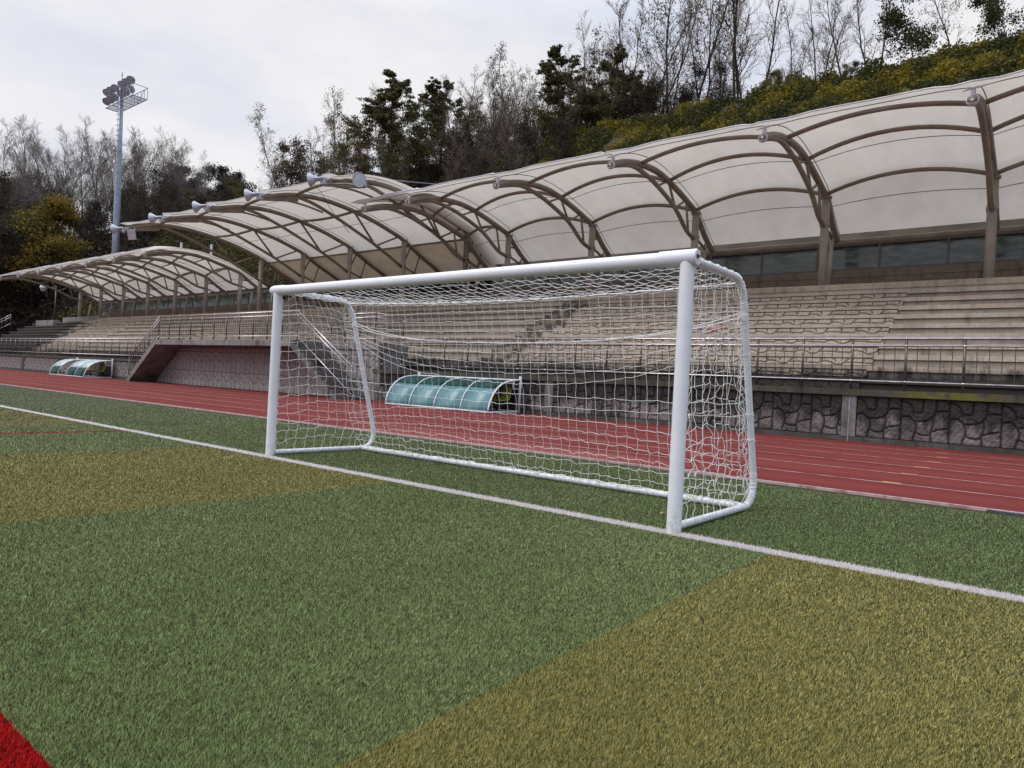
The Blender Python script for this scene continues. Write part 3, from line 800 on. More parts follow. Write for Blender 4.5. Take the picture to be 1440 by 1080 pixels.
def railing(name, label, runs, group=None, sp=1.15, wires=5, hz=0, dz=(1.23,1.06,.21), extra=None):
    """runs: list of ((x,y,z),(x,y,z)) base lines"""
    o = thing(name, label, 'railing', runs[0][0], 0, group)
    B = Vector(runs[0][0])
    tr = MB()
    for a, b in runs:
        a, b = Vector(a)-B, Vector(b)-B; L = (b-a).length; n = max(1, round(math.hypot(b.x-a.x, b.y-a.y)/sp)); d = (b-a)/n
        for h, r in zip(dz, (.030, .024, .021)):
            tr.tube([tuple(a+Vector((0,0,h))), tuple(b+Vector((0,0,h)))], r, 8)
        for i in range(n+1):
            p = a+d*i
            pm = MB(); pm.tube([tuple(p), tuple(p+Vector((0,0,dz[0])))], .030, 8); po = pm.build('post', M['post'], o, True)
            km = MB()
            for h, r in ((dz[1], .034), (dz[2], .032), (dz[0]+.004, .034)): km.tube([tuple(p+Vector((0,0,h-.022))), tuple(p+Vector((0,0,h+.022)))], r, 8)
            km.build('clamp', M['steel'], po, True)
            if i < n:
                wr = MB()
                for k in range(1, wires):
                    q = p + d*(k/wires); wr.tube([tuple(q+Vector((0,0,dz[2]))), tuple(q+Vector((0,0,dz[1])))], .0085, 5, False)
                for k in range(hz):
                    h = dz[2] + (dz[1]-dz[2])*(k+1)/(hz+1); wr.tube([tuple(p+Vector((0,0,h))), tuple(p+d+Vector((0,0,h)))], .0085, 5, False)
                if wr.v: wr.build('infill_panel', M['wire'], o)
    tr.build('rail', M['steel'], o, True)
    return o
RY = 13.93
railing('railing', 'long steel railing on the dark front wall behind and right of the goal', [((6.1,RY,1.27),(-19.3,RY,1.27))])
railing('railing', 'steel railing along the front wall left of the landing', [((-39.4,RY,1.27),(XL+.5,RY,1.27))], hz=1)
railing('railing', 'steel railing around the raised landing and down both stairs', [((-22.85,FY+.08,2.33),(-35.3,FY+.08,2.33)), ((-22.85,FY+.08,2.31),(-19.2,FY+.08,.10)), ((-35.3,FY+.08,2.31),(-38.7,FY+.08,.10))], hz=3, dz=(1.20,1.03,.16), wires=6)
railing('railing', 'steel railing on the block behind the right-hand stair', [((-22.6,WY+.08,2.33),(-19.7,WY+.08,2.33)), ((-19.7,WY+.08,2.33),(-19.7,15.35,2.33))], hz=2, dz=(1.20,1.03,.16), wires=6)
railing('railing', 'white stair rail rising at the far left end of the grandstand', [((-78.5,16.0,3.0),(-72.4,16.0,3.9))], dz=(.95,.72,.15), wires=1)

# ------------------------------------------------------------------ canopies
def interp(prof, y):
    for (a, b), (c, d) in zip(prof[:-1], prof[1:]):
        if a <= y <= c: return b + (d-b)*(y-a)/(c-a)
    return prof[0][1] if y < prof[0][0] else prof[-1][1]
def smooth_prof(pts, n=28):
    """Catmull-Rom through (y,z)"""
    P = [pts[0]] + list(pts) + [pts[-1]]; out_ = []
    seg = len(pts)-1
    for i in range(seg):
        p0, p1, p2, p3 = [np.array(q, float) for q in P[i:i+4]]
        k = max(3, n//seg)
        for q in range(k):
            t_ = q/k
            out_.append(tuple(.5*((2*p1)+(-p0+p2)*t_+(2*p0-5*p1+4*p2-p3)*t_**2+(-p0+3*p1-3*p2+p3)*t_**3)))
    out_.append(tuple(pts[-1])); return out_
def canopy(label, xs, chord, bott, purl, colz, lift=.31, sagn=.24, lower=7.3, rear_low=None, tip_cap=True, end_left=True, straight=None, colbase=5.0, mem_front=None, back_post=22.85, struts=(), plate=None, mid_rib=None, rear_sheet=None, edge_in=2.0):
    o = thing('canopy', label, 'canopy', (xs[-1], 22, colbase)); B = Vector(o.location)
    def mk(): return MB()
    def bld(m, nm, mat, par=o, sm=True):
        m.v = [tuple(Vector(v)-B) for v in m.v]
        return m.build(nm, mat, par, sm)
    cs = smooth_prof(chord); bs = smooth_prof(bott, 18)
    for x in xs:
        m = mk(); m.tube([(x,y,z) for y, z in cs], .115, 12); tr = bld(m, 'truss', M['frame'])
        m = mk(); m.tube([(x,y,z) for y, z in bs], .085, 10); bld(m, 'bottom_chord', M['frame'], tr)
        for (ya, la, yb_, lb, r) in struts:      # (y, on the lower chord?) to (y, on the lower chord?)
            m = mk(); m.tube([(x, ya, interp(bs if la else cs, ya)), (x, yb_, interp(bs if lb else cs, yb_))], r, 8); bld(m, 'strut', M['frame'], tr)
        m = mk(); m.tube([(x,22.1,lower),(x,23.2,lower-.32)], .055, 8); bld(m, 'strut', M['frame'], tr)
        m = mk(); m.tube([(x,22.9,lower-.22),(x,23.25,interp(cs, 23.25))], .045, 8); bld(m, 'strut', M['frame'], tr)
        m = mk(); m.tube([(x,22.15,lower+.45),(x,22.5,interp(cs,22.6)-.05)], .05, 8); bld(m, 'strut', M['frame'], tr)
        if plate:
            (y, z), (y2, z2) = plate
            m = mk(); m.add([(x+d_, a_, b_) for d_ in (-.07, .07) for a_, b_ in ((y,z-.16),(y,z+.16),(y2,z2+.10),(y2,z2-.26))], [(0,1,2,3),(7,6,5,4),(0,4,5,1),(1,5,6,2),(2,6,7,3),(3,7,4,0)]); bld(m, 'tip_plate', M['frame'], tr, False)
        if mid_rib and x != xs[-1]:
            xm = x + (xs[xs.index(x)+1]-x)*.5
            m = mk(); m.tube([(xm, q[0], q[1]+lift*.75+sagn*.9-.06) for q in cs if mid_rib[0] <= q[0] <= mid_rib[1]], .055, 8); bld(m, 'rib', M['frame'])
        m = mk(); ct = interp(cs, 22)+.02
        m.tube([(x,22,colbase),(x,22,colbase+.04)], .24, 16); m.tube([(x,22,colbase),(x,22,ct-.02)], .145, 16); m.tube([(x,22,ct-.05),(x,22,ct+.03)], .20, 16)
        m.tube([(x-.16,22,lower),(x+.16,22,lower)], .10, 10)
        bld(m, 'column', M['column'])
        m = mk(); m.tube([(x,back_post,colbase),(x,back_post+.22,lower-.25)], .075, 10); bld(m, 'rear_post', M['column'])
        if tip_cap:
            y, z = cs[0]
            m = mk(); m.lathe((x,y+.12,z), (0,-1,0), [(0,.115),(.07,.115),(.075,.135),(.10,.135),(.10,.04),(.13,.035),(.13,.001)], 14); m.box(x-.05,x+.05,y+.1,y+.2,z+.08,z+.30)
            m.tube([(x-.22,y+.12,z+.30),(x+.22,y+.12,z+.34)], .025, 6); bld(m, 'end_cap', M['capwhite'])
    # arched purlins from truss to truss
    for (y, rise) in purl:
        z = interp(cs, y)
        for xa, xb in zip(xs[:-1], xs[1:]):
            m = mk(); m.tube([(xa+(xb-xa)*q/14, y, z + rise*(1-(2*q/14-1)**2)) for q in range(15)], .072, 10); bld(m, 'purlin', M['frame'])
    m = mk(); yb, zb = cs[-1]
    m.tube([(xs[0]+.4,yb,zb-.02),(xs[-1]-.2,yb,zb-.02)], .12, 10); bld(m, 'rear_beam', M['frame'])
    if straight:
        m = mk(); m.tube([(xs[0],straight[0],straight[1]),(xs[-1],straight[0],straight[1])], .06, 8); bld(m, 'straight_purlin', M['frame'])
    # membrane: a shallow vault in each bay, a valley on each truss
    n = 10; V = []; F = []
    mprof = [(y, z+lift) for y, z in cs]
    if mem_front: mprof = [mem_front] + [q for q in mprof if q[0] > mem_front[0]+.4]
    cols = []
    for xa, xb in zip(xs[:-1], xs[1:]):
        for q in range(n): cols.append((xa+(xb-xa)*q/n, 1-(2*q/n-1)**2))
    cols.append((xs[-1], 0)); cols = [(xs[0]+.5, -.2)] + cols + [(xs[-1]-.45, -.2)]
    np_ = len(mprof); yr = mprof[-1][0]; yf = mprof[0][0]
    yc = yf + 3.4
    for x, a in cols:
        y0 = yf + edge_in*max(a, 0)
        for y, z in mprof:
            yy = y0 + (y-yf)*(yc-y0)/(yc-yf) if y < yc else y
            fr = min(1, max(0, (yr-yy)/2.2))
            V.append((x-B.x, yy-B.y, interp(mprof, yy) + sagn*a*fr - B.z))
    for i in range(len(cols)-1):
        for j in range(np_-1): F.append((i*np_+j, i*np_+j+1, (i+1)*np_+j+1, (i+1)*np_+j))
    def sheet(nm, Fs, mat):
        use = sorted(set(i for f in Fs for i in f)); mp_ = {i: k for k, i in enumerate(use)}
        me = bpy.data.meshes.new(nm); me.from_pydata([V[i] for i in use], [], [tuple(mp_[i] for i in f) for f in Fs]); return link(nm, me, mat, o, True)
    if rear_sheet:
        fr_ = lambda f: mprof[f[0] % np_][0] < rear_sheet
        mo = sheet('membrane', [f for f in F if fr_(f)], M['membrane']); sheet('rear_membrane', [f for f in F if not fr_(f)], M['rear_membrane'])
    else: mo = sheet('membrane', F, M['membrane'])
    # welded seams on the underside
    m = MB()
    for ys_ in (16.1, 20.4, 22.75):
        j = min(range(np_), key=lambda q: abs(mprof[q][0]-ys_))
        pts = [(V[i*np_+j][0], V[i*np_+j][1], V[i*np_+j][2]-.012) for i in range(1, len(cols)-1)]
        m.tube(pts, .012, 4, False)
    for i, (x, a) in enumerate(cols):
        if a == 0: m.tube([(V[i*np_+j][0]+.06, V[i*np_+j][1], V[i*np_+j][2]-.01) for j in range(1, np_)], .014, 4, False)
    m.build('seam', M['seam'], mo)
    # front edge cable with a white hem
    m = MB(); m.tube([V[i*np_] for i in range(len(cols))], .022, 6); m.build('hem', M['capwhite'], mo)
    return o
ST_R = ((18.5,1,19.4,0,.042),(19.4,0,20.05,1,.05),(20.05,1,21.0,0,.042),(21.0,0,21.35,1,.05))
R_ch = [(15.13,8.34),(16.1,8.70),(17.1,8.92),(18.3,9.02),(19.4,8.92),(20.6,8.68),(21.5,8.45),(22.0,8.28),(22.96,7.56),(23.9,7.03)]
R_bt = [(15.4,8.40),(16.56,8.72),(17.6,8.68),(18.59,8.50),(20.05,8.06),(21.16,7.42),(21.9,7.25)]
R_xs = [5.1, .1, -4.9, -9.88, -14.82, -19.68, -22.5]
canopy('right-hand white membrane canopy on brown arched trusses, nearest the goal', R_xs, R_ch, R_bt, [(17.1,.36),(19.4,.52),(21.85,.48)], 8.3, mem_front=(14.85,8.68), sagn=.31, struts=ST_R)
M_ch = [(13.2,9.02),(14.0,9.30),(15.0,9.56),(16.5,9.70),(18.2,9.58),(19.8,9.32),(21.0,9.02),(22.0,8.72),(23.2,8.12),(24.4,7.62),(25.5,7.10)]
M_bt = [(14.7,9.48),(15.8,9.39),(17.2,9.02),(18.7,8.52),(20.2,7.98),(21.9,7.22)]
M_xs = [-22.5, -27.3, -32.1, -36.9, -41.8]
canopy('middle white membrane canopy standing higher than its neighbours, floodlights along its edge', M_xs, M_ch, M_bt, [(14.9,.22),(18.4,-.12)], 8.7, lower=7.25, tip_cap=False, straight=(22.45,8.50), mem_front=(12.95,9.30), sagn=.05, lift=.22, edge_in=.7, struts=((18.4,0,19.9,1,.06),(20.0,1,21.6,0,.05)), plate=((13.05,9.0),(15.0,9.5)), mid_rib=(14.6,18.5), rear_sheet=22.5)
L_ch = [(15.3,7.98),(16.2,8.30),(17.2,8.52),(18.3,8.58),(19.4,8.48),(20.6,8.22),(21.4,8.02),(22.0,7.84),(22.9,7.28),(23.85,6.80)]
L_bt = [(15.6,8.02),(16.7,8.28),(17.8,8.20),(18.8,7.98),(20.2,7.55),(21.16,7.12),(21.9,6.98)]
L_xs = [-44.4, -49.25, -54.1, -59.0, -63.85, -68.75, -73.7]
canopy('far left white membrane canopy, the lowest and most distant of the three', L_xs, L_ch, L_bt, [(17.0,.32),(19.3,.44),(21.85,.42)], 7.84, lower=6.98, mem_front=(15.1,8.26), back_post=22.75, sagn=.26, edge_in=1.8, struts=ST_R)
# white masts standing behind the canopies
for x, y, zt, lab in ((-24.9,24.9,12.35,'white mast end with a cable, between the middle and right canopies'), (-54.3,24.9,11.3,'white mast end behind the left canopy, right of the other one'), (-59.6,24.9,11.9,'white mast end behind the left canopy, beside its raised hem'), (-5.66,24.9,12.2,'white mast tip just showing over the right canopy edge')):
    m = MB(); m.tube([(0,0,0),(0,0,zt-4.98)], .10, 12); m.lathe((0,0,zt-5.0), (0,0,1), [(0,.13),(.05,.13),(.05,.001)], 12)
    o = m.build('mast', M['capwhite'], None, 'angle'); o.location = (x, y, 5.0); tag(o, lab, 'mast', 'white masts behind the canopies')
m = MB(); m.tube([(-22.6,16.0,9.95),(-23.8,20.5,11.05),(-24.9,24.9,12.15)], .02, 6)
tag(m.build('stay_cable', M['galv']), 'grey stay cable from the middle canopy to the white mast', 'cable')
m = MB()
m.tube([(-24.3+.06*math.sin(q*.8),13.7+q*.17,9.42-q*.14+.06*math.sin(q*.5)) for q in range(14)], .012, 5)
tag(m.build('loose_cable', M['wire']), 'thin dark cable hanging under the middle canopy', 'cable')

# floodlights on the edge of the middle canopy
def floodlight(name, label, loc, aim, group):
    o = thing(name, label, 'floodlight', loc, 0, group); o.scale = (.72,.72,.72)
    a = Vector(aim).normalized()
    m = MB(); m.lathe(-a*.10, a, [(-.02,.10),(0,.13),(.06,.15),(.12,.20),(.24,.27),(.36,.355),(.42,.385),(.44,.40),(.44,.375),(.36,.33),(.2,.24),(.1,.15)], 22); m.build('bell', M['lampbell'], o, True)
    m = MB(); m.lathe(-a*.10, a, [(.415,.37),(.43,.2),(.435,.001)], 22); m.build('lens', M['lampglass'], o, True)
    m = MB(); m.lathe(-a*.10, -a, [(0,.13),(.06,.14),(.10,.12),(.34,.125),(.42,.09),(.42,.001)], 14); m.build('lamp_base', M['lampgrey'], o, True)
    m = MB(); b = -a*.55; m.box(b.x-.11,b.x+.11,b.y-.11,b.y+.11,-.30,.02); m.build('ballast_box', M['lampgrey'], o, bevel=.02)
    m = MB(); s = a.cross(Vector((0,0,1))).normalized()
    m.tube([tuple(s*.2), tuple(s*.2-a*.45), tuple(-a*.7), tuple(-s*.2-a*.45), tuple(-s*.2)], .022, 6); m.tube([tuple(-a*.3+Vector((0,0,-.22))), tuple(-a*1.0+Vector((0,0,-.02)))], .05, 8)
    m.tube([tuple(-a*.5+Vector((0,0,-.28))), tuple(-a*.9+Vector((0,0,.0)))], .035, 8); m.build('bracket', M['lampgrey'], o, True)
    return o
labs = ['large white floodlight on the right end of the middle canopy edge, facing left', 'white floodlight on the middle canopy edge, second from its right end', 'white floodlight on the middle canopy edge, at its centre', 'white floodlight on the middle canopy edge, second from its left end', 'smallest white floodlight on the left end of the middle canopy, before the light mast']
for x, z, lab in zip(M_xs, (9.02,9.0,9.04,8.99,8.88), labs):
    floodlight('floodlight', lab, (x-.02, 12.62, z), (-.82,-.55,-.12), 'floodlights along the middle canopy edge')
floodlight('floodlight', 'round floodlight at the right end of the middle canopy with its face to the goal', (-19.95,12.95,8.72), (.50,-.80,-.28), 'floodlights along the middle canopy edge')
m = MB(); m.tube([(-22.5,13.5,9.16),(-21.2,13.2,9.0),(-20.1,13.35,8.76)], .06, 8); m.tube([(-22.5,13.1,8.95),(-21.0,13.1,8.75),(-20.0,13.2,8.5)], .035, 8)
tag(m.build('lamp_arm', M['frame'], None, True), 'brown arm carrying the round floodlight past the canopy end', 'bracket')
# the lamp hanging at the tip of the left end truss
m = MB(); m.box(-.16,.16,-.2,.12,-.38,.2); m.tube([(0,0,.1),(0,.5,.3)], .04, 8); o = m.build('speaker_box', M['capwhite'], None, False, .03); o.location = (-41.6,13.35,8.75); o.rotation_euler = (.3,0,.5)
tag(o, 'pale box hanging beside the leftmost floodlight of the middle canopy', 'box')

# ------------------------------------------------------------------ tall light mast
mast = thing('light_mast', 'tall grey floodlight mast with a caged platform behind the left canopy', 'light mast', (-81.3,28,6.5))
PX = lambda z: -.85*z/26
m = MB(); m.tube([(PX(z),0,z) for z in (0,9,18,25.9)], [.42,.36,.30,.23], 16); m.build('pole', M['galv'], mast, True)
m = MB()
for i in range(38): z = .8+.6*i; m.tube([(PX(z)-.5,-.28,z),(PX(z)+.5,-.28,z)], .022, 5)
m.build('climbing_rungs', M['galv'], mast)
m = MB(); m.tube([(PX(26),0,25.8),(PX(26),0,27.3)], .035, 6)
for q in (-.25,.25): m.tube([(PX(26),0,26.7),(PX(26)+q,0,26.95)], .025, 6)
m.build('lightning_rod', M['galv'], mast)
m = MB()
for z in (24.6, 25.65): m.tube([(-4.6,0,z),(2.2,0,z)], .07, 8)
m.build('cross_arm', M['galv'], mast)
m = MB(); fz = 23.35; ya, yb = -.75, .75
for y in (ya, yb):
    m.tube([(-2.9,y,fz),(4.1,y,fz)], .045, 6); m.tube([(0,y,fz+1.25),(4.1,y,fz+1.25)], .035, 6)
    for x in (0,.85,1.7,2.5,3.3,4.1): m.tube([(x,y,fz),(x,y,fz+1.25)], .028, 6)
for x in (-2.9,-1.2,0,1.0,2.1,3.2,4.1): m.tube([(x,ya,fz),(x,yb,fz)], .035, 6)
for z in (fz+1.25,): m.tube([(4.1,ya,z),(4.1,yb,z)], .035, 6)
m.tube([(1.7,yb,fz),(3.3,yb,fz+1.25)], .022, 5); m.tube([(2.5,ya,fz+1.25),(4.1,ya,fz)], .022, 5)
m.build('platform_cage', M['galv'], mast)
m = MB()
for i in range(30): m.box(-2.85+.23*i, -2.85+.23*i+.05, ya+.05, yb-.05, fz+.02, fz+.05)
m.build('platform_grating', simple('grating', (.32,.34,.40), (.2,.22,.27), 12, .6, .3), mast)
ax = Vector((.52,-.50,-.70)).normalized()
for z in (24.6, 25.65):
    for x in (-4.35,-3.3,-2.2,-.4,.7,1.9):
        p = Vector((x+R_.uniform(-.08,.08), -.1, z+.12)); n_ = 18
        m = MB(); m.lathe(p-ax*.62, ax, [(-.02,.02),(.02,.13),(.18,.21),(.42,.34),(.68,.43),(.78,.455),(.81,.46),(.80,.43),(.6,.36)], n_); lo = m.build('lamp', M['lampgrey'], mast, True)
        m = MB(); m.lathe(p-ax*.62, ax, [(.74,.44),(.76,.25),(.77,.01)], n_); m.build('lens', M['darkglass'], lo, True)
        m = MB(); m.tube([tuple(p), (p.x, 0, z)], .05, 6); m.tube([tuple(p+Vector((-.3,.1,0))), tuple(p+Vector((0,-.1,-.42))), tuple(p+Vector((.3,-.3,0)))], .022, 5); m.build('bracket', M['galv'], lo)

# small globe camera pole at the left end
cp = thing('camera_pole', 'thin pole with a small white dome camera at the left end of the stand', 'camera pole', (-82.2,22.6,4.9))
m = MB(); m.tube([(0,0,0),(0,0,3.95)], .07, 8); m.tube([(0,0,3.75),(-1.2,-.55,3.8)], .05, 8); m.build('pole', M['post'], cp, True)
m = MB(); m.lathe((-1.55,-.7,4.0), (0,0,-1), [(0,.001),(0,.28),(.22,.34),(.34,.34),(.34,.30),(.5,.26),(.62,.14),(.66,.001)], 16); m.build('dome', M['capwhite'], cp, True)

# ------------------------------------------------------------------ dugouts
def dugout(label, x0, x1, skip, dark_low, group):
    tl = M['teal_sky_refl'] if dark_low else M['teal']
    """x0 = right end, x1 = left end"""
    o = thing('team_shelter', label, 'team shelter', ((x0+x1)/2, 12.8, 0), 0, group); B = Vector(o.location)
    prof = [(12.0,.04),(12.03,.2),(12.10,.40),(12.22,.60),(12.40,.79),(12.62,.93),(12.88,1.02),(13.2,1.07),(13.55,1.09)]
    n = 4
    xs = [x0+(x1-x0)*i/n for i in range(n+1)]
    for x in xs:
        m = MB(); m.tube([(x-B.x,y-B.y,z) for y, z in prof], .019 if x not in (x0, x1) else .028, 8); m.build('rib', M['white_paint'], o, True)
    m = MB()
    for y, z in ((12.0,.035),(13.55,1.09),(13.55,.05)): m.tube([(x0-B.x,y-B.y,z),(x1-B.x,y-B.y,z)], .03, 8)
    for x in (x0, x1): m.tube([(x-B.x,12.0-B.y,.035),(x-B.x,13.55-B.y,.035)], .028, 8)
    m.tube([(x0-B.x,13.55-B.y,.8),(x0-B.x,13.2-B.y,.8),(x0-B.x,13.2-B.y,1.06)], .022, 6)
    m.build('frame', M['white_paint'], o, True)
    for x in (x0, x1):
        m = MB(); m.tube([(x-B.x,13.58-B.y,0),(x-B.x,13.58-B.y,1.22)], .048, 8); m.build('rear_post', M['capwhite'], o, True)
    for i in range(n):
        if i in skip: continue
        xa, xb = xs[i]-.02, xs[i+1]+.02
        j0 = 0
        for a, b, mt, nm in ((0,4,M['teal'],'panel'),(4,9,M['teal_dark_refl'],'top_panel')) if not dark_low else ((0,3,M['teal_dark_refl'],'low_panel'),(3,9,tl,'panel')):  # panels split where the painted reflection turns from bright to dark
            m = MB(); pr = [(y-B.y+.01, z-.008) for y, z in prof[a:b if b == 9 else b+1]]
            m.extrude(pr, [xb-B.x, (xa*.5+xb*.5)-B.x, xa-B.x]); po = m.build(nm, mt, o, True)
            s = po.modifiers.new('solid', 'SOLIDIFY'); s.thickness = .006
    ns = 8
    for i in range(ns):
        x = x0+(x1-x0)*(i+.5)/ns - B.x; y = 13.05-B.y; rr2 = .20
        st = [(-rr2,.10,.44),(-rr2*.95,-.20,.42),(-rr2*.8,-.26,.40),(rr2*.8,-.26,.40),(rr2*.95,-.20,.42),(rr2,.10,.44)]
        bk = [(-rr2,.15,.55),(-rr2*.95,.20,.78),(-rr2*.6,.22,.86),(rr2*.6,.22,.86),(rr2*.95,.20,.78),(rr2,.15,.55)]
        vs = [(x+a, y+b, c) for a, b, c in st] + [(x+a, y+b, c) for a, b, c in bk]
        m = MB(); m.add(vs, [(0,1,2,3,4,5),(0,5,11,6),(6,11,10,9,8,7)]); so_ = m.build('seat', M['seat'] if i % 2 else M['seat_green'], o)
        s = so_.modifiers.new('solid', 'SOLIDIFY'); s.thickness = .03
    m = MB(); m.box(x1-B.x+.05, x0-B.x-.05, 12.98-B.y, 13.04-B.y, .34, .39)
    for i in range(5):
        x = x0+(x1-x0)*(i+.5)/5-B.x; m.box(x-.025,x+.025,12.98-B.y,13.03-B.y,0,.34)
    m.build('seat_rail', M['post'], o)
    return o
dugout('teal curved team shelter with a full roof, seen through the goal net', -11.95, -16.75, (), False, 'curved team shelters along the front wall')
dugout('teal curved team shelter with a missing roof panel, left of the landing', -44.0, -49.6, (2,), True, 'curved team shelters along the front wall')

# ------------------------------------------------------------------ hill
def hgt(X, Y):
    a = 5 + np.clip((Y-26)/14, 0, 1)*15 + np.maximum(0, Y-40)*.12
    a = np.where(Y < 25, -1.5, a)
    b = np.clip((-90-X)/45, 0, 1)*21 - .02*(X > -90)
    b = np.where(X > -88, -1.5, b)
    return np.maximum(a, b)
xs = np.linspace(-300, 80, 191); ys = np.linspace(6, 190, 116)
XX, YY = np.meshgrid(xs, ys, indexing='ij')
ZZ = hgt(XX, YY) + np.where(hgt(XX, YY) > 5.5, .35*np.sin(XX*.7+YY*.3)+.3*np.sin(YY*.9-XX*.2), 0)
I = np.arange(XX.size).reshape(XX.shape)
F = np.stack([I[:-1,:-1], I[1:,:-1], I[1:,1:], I[:-1,1:]], -1).reshape(-1, 4)
ter = npmesh('hill', np.stack([XX, YY, ZZ], -1).reshape(-1, 3), F, None, M['terrain'], None, True); tag(ter, kind='structure')

def cards(C, size, rng, flat=0.):
    """rhombus leaf cards at centres C"""
    n = len(C)
    d = rng.normal(size=(n,3)); d[:,2] *= (1-flat*.5); d /= np.linalg.norm(d, axis=1)[:,None]
    e = np.cross(d, rng.normal(size=(n,3))); e /= np.linalg.norm(e, axis=1)[:,None]+1e-9
    s = (size*(.6+.8*rng.random(n)))[:,None]
    V = np.stack([C-d*s, C+e*s*.55, C+d*s, C-e*s*.55], 1)
    return V.reshape(-1, 3)

def ground_cover():
    rng = np.random.default_rng(5); n = 230000
    x = -31 + 39*rng.random(n)**.9; y = 33.0 + 9.5*rng.random(n)
    nm = 560; mx_ = -32+41*rng.random(nm); my_ = 32.5+10*rng.random(nm); mr_ = .5+.9*rng.random(nm); mh_ = .35+.95*rng.random(nm)**1.5; mc_ = rng.random(nm)
    top = np.full(n, .42); hue = np.full(n, .3)
    for i in range(nm):
        d2 = ((x-mx_[i])**2 + (y-my_[i])**2)/mr_[i]**2
        hh = mh_[i]*np.sqrt(np.maximum(0, 1-d2)); kk = hh > top; top[kk] = hh[kk]; hue[kk] = mc_[i]
    z = hgt(x, y) + rng.random(n)**.5*top*(.75+.5*rng.random(n)) + (rng.random(n) < .04)*.35*rng.random(n)
    C = np.stack([x, y, z], 1)
    V = cards(C, .06 + .05*rng.random(n), rng)
    rnd = np.clip(rng.random(n)*.45 + .55*hue, 0, 1)
    tag(npmesh('ground_cover', V, np.arange(n*4).reshape(n, 4), {'rnd': ('FACE', rnd)}, M['leaf_cover']), kind='stuff')
ground_cover()
def slope_scrub():
    rng = np.random.default_rng(15); n = 110000
    x = -100 + 71*rng.random(n); y = 26 + 17*rng.random(n)
    z = hgt(x, y) + rng.random(n)**.7*(.5+.7*np.clip(np.sin(x*.8)*np.sin(y*.9+x*.3)+.4, 0, 1.4))
    V = cards(np.stack([x, y, z], 1), np.full(n, .16), rng)
    tag(npmesh('slope_scrub', V, np.arange(n*4).reshape(n, 4), {'rnd': ('FACE', rng.random(n))}, M['leaf_olive_dark']), kind='stuff')
slope_scrub()

# ------------------------------------------------------------------ trees
def gen_tree(seed, H, spread=.32, n1=16, n2=7, n3=5, start=.25, up_=.35, rad=.12, stems=1, leaf=None, lsize=.10, leafn=0, clump=None, cr=.5, ang=(35,60), bend=.1, topbias=0, taper=(1.15,.75), cflat=.6):
    """returns MB trunk, MB twigs, leaf vertex array"""
    rr = random.Random(seed); rng = np.random.default_rng(seed)
    T, B = MB(), MB(); ends = []; mids = []
    def branch(p, d, L, r, lvl, k, tgt, seg=5):
        pts = [p.copy()]; q = p.copy(); dd = d.copy()
        for i in range(seg):
            dd = (dd + Vector((rr.gauss(0,bend), rr.gauss(0,bend), rr.gauss(0,bend*.6)+up_*.12*(1 if lvl else 0)))).normalized()
            q = q + dd*(L/seg); pts.append(q.copy())
        rs = [max(r*(1-.85*i/seg), .006) for i in range(seg+1)]
        tgt.tube([tuple(a) for a in pts], rs, 7 if lvl == 0 else (5 if lvl == 1 else 3), False)
        return pts
    def at(pts, t_):
        f = t_*(len(pts)-1); i = min(int(f), len(pts)-2); return pts[i].lerp(pts[i+1], f-i), (pts[i+1]-pts[i]).normalized()
    def side_dir(d, a):
        o = d.orthogonal().normalized(); o = Matrix.Rotation(rr.random()*6.283, 3, d) @ o
        return (d*math.cos(a) + o*math.sin(a)).normalized()
    for s in range(stems):
        lean = Vector((rr.gauss(0,.05), rr.gauss(0,.05), 1)) if stems == 1 else Vector((rr.gauss(0,.16), rr.gauss(0,.16), 1))
        h = H*(1 if s == 0 else rr.uniform(.65,.95))
        tp = branch(Vector((rr.gauss(0,.12)*(s > 0), rr.gauss(0,.12)*(s > 0), -.3)), lean.normalized(), h+.3, rad*h/10, 0, 0, T, 9)
        for i in range(n1):
            t1 = start + (1-start)*((i+rr.random())/n1)**(1-topbias); p, d = at(tp, min(t1, .99))
            L1 = H*spread*max(.08, taper[0]-taper[1]*t1)*rr.uniform(.7,1.25)
            b1 = branch(p, side_dir(d, math.radians(rr.uniform(*ang))), L1, rad*h/10*.38*(1.1-t1*.7), 1, i, T)
            for j in range(n2):
                t2 = .2+.8*(j+rr.random())/n2; p2, d2 = at(b1, min(t2, .99))
                b2 = branch(p2, side_dir(d2, math.radians(rr.uniform(30,65))), L1*.5*(1.2-.6*t2)*rr.uniform(.6,1.2), .021, 2, j, B, 4)
                mids.append(b2[2]); ends.append(b2[-1])
                for k in range(n3):
                    t3 = .25+.75*(k+rr.random())/n3; p3, d3 = at(b2, min(t3, .99))
                    b3 = branch(p3, side_dir(d3, math.radians(rr.uniform(25,60))), L1*.26*rr.uniform(.6,1.3), .0105, 3, k, B, 3)
                    ends.append(b3[-1]); mids.append(b3[1])
    LV = None
    if leafn:
        E = np.array([tuple(e) for e in (ends+mids)], float)
        if clump:
            # leaves gathered in irregular tufts at some of the branch ends
            wt = (np.hypot(E[:,0], E[:,1])+.15)**(1.3 if cflat < .5 else .3); sel = rng.choice(len(E), min(clump, len(E)), replace=False, p=wt/wt.sum())
            c = E[sel][rng.integers(0, len(sel), leafn)]
            off = rng.normal(size=(leafn,3))*cr*np.array([1,1,cflat]); C = c + off*(np.clip(1.15-c[:,2:3]/H*.85, .25, 1) if cflat < .5 else 1)
        else:
            c = E[rng.integers(0, len(E), leafn)]; C = c + rng.normal(size=(leafn,3))*cr*.35
        LV = cards(C, np.full(leafn, lsize), rng)
        rnd = rng.random(leafn)
        return T, B, (LV, rnd)
    return T, B, None

